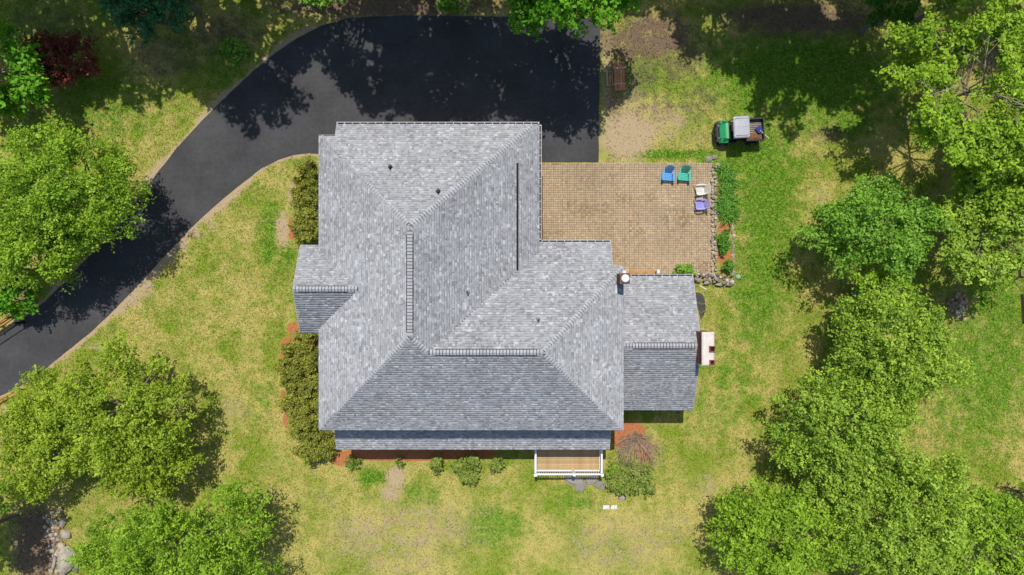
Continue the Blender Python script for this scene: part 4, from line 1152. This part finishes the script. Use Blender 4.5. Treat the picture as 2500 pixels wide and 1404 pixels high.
# maple over the driveway top
tree(1385, -58, 190, 172, 7.0, 3.2, 'lush green maple hanging over the top edge of the driveway', 'lawnish', 380, .19)
# left side
tree(175, 455, 190, 178, 4.0, 3.0, 'large bright green tree left of the driveway bend', 'maple', 740, .112)
tree(95, 606, 124, 124, 3.2, 2.6, 'bright green tree overhanging the driveway at the left edge', 'maple', 740, .112)
tree(40, 735, 62, 42, 1.6, 1.2, 'vivid green shrub behind the wooden guard fence', 'lawnish', 320, .19, cat='shrub', name='shrub', trunk=.06)
tree(15, 655, 50, 50, 2.6, 1.4, 'deep green bush at the left edge beneath the trees', 'lawnish', 320, .19, cat='shrub', name='shrub', trunk=.06)
branchy(-25, 165, 110, 1.8, 5.0, 'open leafy tree left of the dark red maple', 'lawnish', 40, .22, .5, 10, 3, 3, seed=36, trunk=.12)
tree(15, 255, 46, 44, 2.2, 1.3, 'small green bush at the left edge below the red maple', 'lawnish', 320, .2, cat='shrub', name='shrub', trunk=.06)
tree(152, 146, 102, 76, 1.7, 1.2, 'dark red japanese maple in the shade at top left', 'red', 520, .12, nl=70, lr=(.12, .2), trunk=.09, aspect=2.2)
tree(370, 26, 108, 88, 3.2, 2.6, 'blue green conifer at the top edge', 'conifer', 620, .13, aspect=3.5, nl=80, lr=(.10, .2))
tree(400, -45, 90, 50, 4.2, 1.4, 'fresh green branch tips above the conifer at the top edge', 'deep', 300, .18)
tree(290, 1005, 225, 165, 3.6, 2.2, 'wide thin olive green tree beside the lower driveway', 'olive', 430, .115, limbs=26, upb=.8, bark='twig', lr=(.07, .15), spread=.7)
tree(110, 1000, 120, 110, 2.8, 1.7, 'dense yellow green tree between the driveway edge and the olive tree', 'olive', 520, .115, upb=.8)
tree(375, 1118, 150, 100, 2.6, 1.7, 'olive green tree just above the dense bottom left tree', 'olive', 460, .115, upb=.8, limbs=18, bark='twig')
tree(100, 1130, 115, 95, 2.4, 1.5, 'yellow green tree above the boulder wall', 'olive', 500, .115, upb=.8)
tree(452, 1330, 238, 150, 4.0, 3.0, 'large dense green tree at the bottom left of the lawn', 'maple', 740, .112)
tree(-88, 1228, 96, 70, 4.6, 2.0, 'upper green tree cut by the left edge near the boulder wall', 'apple', 420, .15)
tree(-92, 1318, 96, 74, 4.2, 2.0, 'lower green tree cut by the left edge near the boulder wall', 'apple', 420, .15)
# tall trees beyond the top edge; only their shade reaches the picture
G = 'tall trees beyond the top edge'
GL = 'tall leafy tree beyond the top edge shading the drive and grass'
for (x, y, r_, hc, hh) in ((-30, 19.2, 4.4, 9.4, 3.4), (-24.5, 19.0, 4.4, 10.4, 3.4), (-19.4, 19.4, 4.2, 9.6, 3.4), (-16.2, 19.0, 4.4, 11.4, 3.6), (-9.2, 19.6, 4.2, 11.2, 3.4), (-5.2, 19.2, 4.3, 12.4, 3.6), (-1.8, 19.5, 4.2, 12.8, 3.6), (7.4, 24.4, 3.2, 10.0, 3.0), (12.0, 20.8, 3.3, 9.2, 3.0), (15.4, 19.6, 3.8, 9.6, 3.2), (17.2, 19.0, 4.5, 11.2, 3.6), (21.0, 19.3, 4.2, 11.0, 3.4),
                           (-28, 25.5, 4.6, 9.5, 3.6), (-21, 25.2, 4.6, 9.5, 3.6), (-14, 25.4, 4.6, 9.8, 3.6), (-7, 25.2, 4.6, 10, 3.6), (0, 25.4, 4.6, 10, 3.6), (7, 25.2, 4.6, 10, 3.6), (12.5, 25.0, 4.4, 10, 3.6), (19, 25.2, 4.6, 10, 3.6), (25.5, 25.4, 4.0, 9.5, 3.4), (27.5, 20.4, 3.6, 9.5, 3.2), (32.5, 18.5, 4.0, 10, 3.4), (33.5, 12.0, 4.0, 10, 3.4)):
    tree(0, 0, r_, r_*.9, hc, hh, GL, 'maple', 165, .25, group=G, world=(x, y), name='tree', trunk=.24, low=-.5, nl=58, lr=(.13, .24))

# ------------------------------------------------------------------ shrubs and plants
def shrub(px, py, rx, ry, h, label, leaf, dens=560, size=.10, nl=None, name='shrub', cat='shrub', lr=(.18, .3), aspect=1.8, rot=0.0, spread=.6, low=-.1, blobsl=None):
    TREE_SEED[0] += 1; rng = np.random.default_rng(TREE_SEED[0])
    c = P(px, py, h*.5); root = empty(name, (c.x, c.y, 0), rot, label, cat)
    L = []; area = 0
    for (bx, by, bx_r, by_r) in (blobsl or [(px, py, rx, ry)]):
        p = P(bx, by, h*.5); Rx, Ry = S(bx_r), S(by_r); area += math.pi*Rx*Ry
        l_ = crown_lumps(rng, Rx, Ry, h*.5, nl or int(14+math.pi*Rx*Ry*5), lr, low)
        l_[:, 0] += p.x-c.x; l_[:, 1] += p.y-c.y; l_[:, 2] += h*.48; L.append(l_)
    L = np.concatenate(L)
    V, F, C = lump_leaves(rng, L, int(dens*area), size, aspect=aspect, spread=spread, per=5, reach=.10)
    V[:, 2] = np.maximum(V[:, 2], .02)
    np_obj('foliage', V, F, [LEAF[leaf]], root, col=C)
    paths = []
    for i in rng.choice(len(L), min(12, len(L)), replace=False):
        paths.append(([(L[i, 0]*.6, L[i, 1]*.6, -.05), (L[i, 0]*.85, L[i, 1]*.85, h*.4), tuple(L[i, :3])], [.03, .02, .008]))
    V, F = tubes(paths, 4); np_obj('stems', V, F, [M['bark']], root)['kind'] = 'stuff'
    return root
shrub(755, 428, 0, 0, 1.5, 'olive green foundation shrub near the driveway corner of the house', 'yew', 760, blobsl=[(755, 410, 30, 30), (748, 450, 36, 30), (732, 484, 28, 26), (764, 480, 28, 28)])
shrub(748, 545, 0, 0, 1.4, 'olive green foundation shrub just above the small west gable', 'yew', 760, blobsl=[(752, 515, 34, 32), (738, 548, 38, 32), (748, 583, 36, 22), (765, 560, 28, 28)])
shrub(735, 860, 0, 0, 1.4, 'olive shrub at the house wall just below the small west gable', 'yew', 760, blobsl=[(748, 832, 34, 28), (716, 868, 38, 34), (755, 876, 36, 38)])
shrub(735, 960, 0, 0, 1.5, 'wide olive shrub in the middle of the west house wall', 'yew', 760, blobsl=[(716, 925, 42, 42), (755, 940, 40, 46), (728, 985, 42, 40), (762, 1000, 34, 40)])
shrub(760, 1070, 0, 0, 1.4, 'clipped olive shrub wrapping the front left corner of the house', 'yew', 760, blobsl=[(744, 1040, 44, 42), (792, 1076, 34, 38), (762, 1096, 46, 42)])
shrub(862, 1130, 28, 14, .6, 'low sprawling green plant at the left end of the front bed', 'rhodo', 420, .11)
shrub(976, 1126, 15, 12, .55, 'small sparse green plant in the front bed beside the bare path', 'rhodo', 380, .11)
shrub(1066, 1132, 17, 26, .9, 'narrow rhododendron in the front bed, left of the large one', 'rhodo', 460, .13)
shrub(1138, 1146, 38, 40, 1.1, 'large rhododendron in the front bed below the porch', 'rhodo', 460, .13)
shrub(1211, 1132, 22, 17, .9, 'small round rhododendron right of the large one', 'rhodo', 460, .13)
shrub(1540, 1160, 66, 50, 1.2, 'green shrub with reddish tips beside the deck', 'rhodo', 460, .12)
shrub(1500, 1145, 20, 16, 1.1, 'bright green shrub touching the deck railing', 'maple', 420, .12)
shrub(1667, 661, 32, 16, .8, 'feathery dark green shrub at the patio corner by the garage', 'deep', 620, .10, aspect=3.0)
shrub(1768, 590, 22, 27, .6, 'square clump of dark green perennials in the flower bed', 'daylily', 560, .13, aspect=3)
shrub(1779, 652, 14, 18, .7, 'rounded dark green bush at the low end of the flower bed', 'daylily', 600, .13, aspect=2.2)
shrub(1774, 563, 7, 6, .35, 'tiny blue green plant between the flower bed clumps', 'conifer', 600, .09)
shrub(1100, 14, 40, 18, 1.2, 'shaded green bush at the top edge above the driveway', 'deep', 420, .15)
shrub(578, 122, 36, 24, .7, 'low dark green weeds beside the upper driveway curve', 'deep', 300, .15)
shrub(790, 4, 60, 10, 1.0, 'low green undergrowth at the top edge left of the drive', 'deep', 300, .15)

# daylilies: long arching leaves
def daylily(px, py, rx, ry, n, label):
    TREE_SEED[0] += 1; rng = np.random.default_rng(TREE_SEED[0])
    c = P(px, py); root = empty('daylily_clump', c, 0, label, 'plant')
    V, F, C = [], [], []
    for _ in range(n):
        while True:
            u, v = rng.uniform(-1, 1, 2)
            if u*u+v*v < 1: break
        b0 = np.array([u*S(rx), v*S(ry), 0]); a_ = rng.uniform(0, 6.28); d = np.array([math.cos(a_), math.sin(a_), 0]); s = np.array([-d[1], d[0], 0])
        L = rng.uniform(.35, .75); h = rng.uniform(.3, .65); w = rng.uniform(.016, .032)
        k = len(V); t_ = [0, .3, .65, 1.0]
        for i, t in enumerate(t_):
            p = b0+d*L*t*1.0+np.array([0, 0, h*(2.1*t-1.6*t*t)])
            ww = w*(1-.8*t*t); V += [p-s*ww, p+s*ww]
        var = rng.uniform(0, 1); C += [(var,)*3]*8
        F += [(k+2*i, k+2*i+1, k+2*i+3, k+2*i+2) for i in range(3)]
    np_obj('leaves', V, F, [LEAF['daylily']], root, col=np.array(C))
for (x, y, rx, ry, n_, lab) in ((1768, 422, 11, 13, 200, 'daylily clump at the top of the flower bed'), (1776, 447, 15, 13, 260, 'daylily clump right of the teal chair'), (1770, 472, 14, 13, 260, 'daylily clump beside the white chair'), (1780, 492, 13, 12, 220, 'daylily clump nearest the lawn, beside the lavender chair'), (1766, 505, 12, 12, 200, 'daylily clump against the stone wall'), (1777, 527, 16, 11, 230, 'lowest daylily clump above the orange mulch')):
    daylily(x, y, rx, ry, int(n_*.5), lab)
# dead twiggy bush right of the porch
dbu = empty('dead_bush', P(1553, 1078), 0, 'bare brown twiggy bush beside the deck', 'shrub')
rng = np.random.default_rng(77); paths = []
c0 = P(1553, 1078)
for i in range(170):
    a_ = rng.uniform(0, 6.28); l_ = rng.uniform(.5, 1.0); ex = math.cos(a_)*1.6*l_; ey = math.sin(a_)*1.6*l_-.55
    if ey > .9: continue
    s = np.array([rng.normal()*.12, .35+rng.normal()*.12, 0]); e = np.array([ex, ey, rng.uniform(.5, 1.15)])
    mid = (s+e)/2+np.array([rng.normal()*.12, rng.normal()*.12, .25])
    paths.append(([tuple(s), tuple(mid), tuple(e)], [.014, .011, .006]))
    for j in range(3):
        t = rng.uniform(.5, 1); q = mid+(e-mid)*t; e3 = q+np.array([rng.normal()*.2, rng.normal()*.2-.1, rng.uniform(0, .2)])
        paths.append(([tuple(q), tuple(e3)], [.008, .004]))
V, F = tubes(paths, 3); np_obj('twigs', V, F, [M['deadtwig']], dbu)

# ------------------------------------------------------------------ grass blades over the lawn
rng = np.random.default_rng(99)
NB = 560000
bx = rng.uniform(-33, 33, NB); by = rng.uniform(-18.8, 18.8, NB)
pxx, pyy = px_of(bx, by)
mk = masks(bx, by)
keep = ~inside(pxx, pyy, DRIVE)
keep &= ~((pxx > 1290) & (pxx < 1752) & (pyy > 395) & (pyy < 668))
keep &= ~((pxx > 800) & (pxx < 1480) & (pyy > 330) & (pyy < 1060))
keep &= ~((pxx > 1300) & (pxx < 1480) & (pyy > 1060) & (pyy < 1145))
keep &= rng.uniform(0, 1, NB) > np.clip(mk[:, 1]*1.1, 0, .92)
keep &= rng.uniform(0, 1, NB) > np.clip(mk[:, 2]*1.6, 0, 1)
keep &= rng.uniform(0, 1, NB) > np.clip(mk[:, 3]*.85, 0, .8)
bx, by, mk = bx[keep], by[keep], mk[keep]; n = len(bx)
a_ = rng.uniform(0, 6.283, n); L = rng.uniform(.06, .16, n)*(1+.4*mk[:, 0]); hgt = rng.uniform(.02, .09, n)*(1+.5*mk[:, 0]); w = rng.uniform(.014, .038, n)
V = np.empty((n, 3, 3))
dx, dy = np.cos(a_), np.sin(a_)
V[:, 0] = np.stack([bx-dy*w, by+dx*w, np.full(n, -.005)], 1); V[:, 1] = np.stack([bx+dy*w, by-dx*w, np.full(n, -.005)], 1)
V[:, 2] = np.stack([bx+dx*L, by+dy*L, hgt], 1)
me = np_mesh('grass', V.reshape(-1, 3), np.arange(n*3).reshape(n, 3), [M['blade']], col=np.repeat(mk, 3, 0), colname='mask')
tv = rng.uniform(.62, 1.5, n); tc = np.stack([tv, tv*rng.uniform(.95, 1.06, n), tv*rng.uniform(.8, 1.1, n), np.ones(n)], 1).astype(np.float32)
at = me.color_attributes.new('tint', 'FLOAT_COLOR', 'POINT'); at.data.foreach_set('color', np.repeat(tc, 3, 0).ravel())
grass = link(bpy.data.objects.new('grass', me))
tag(grass, 'short patchy lawn grass blades around the house', 'grass', kind='stuff')
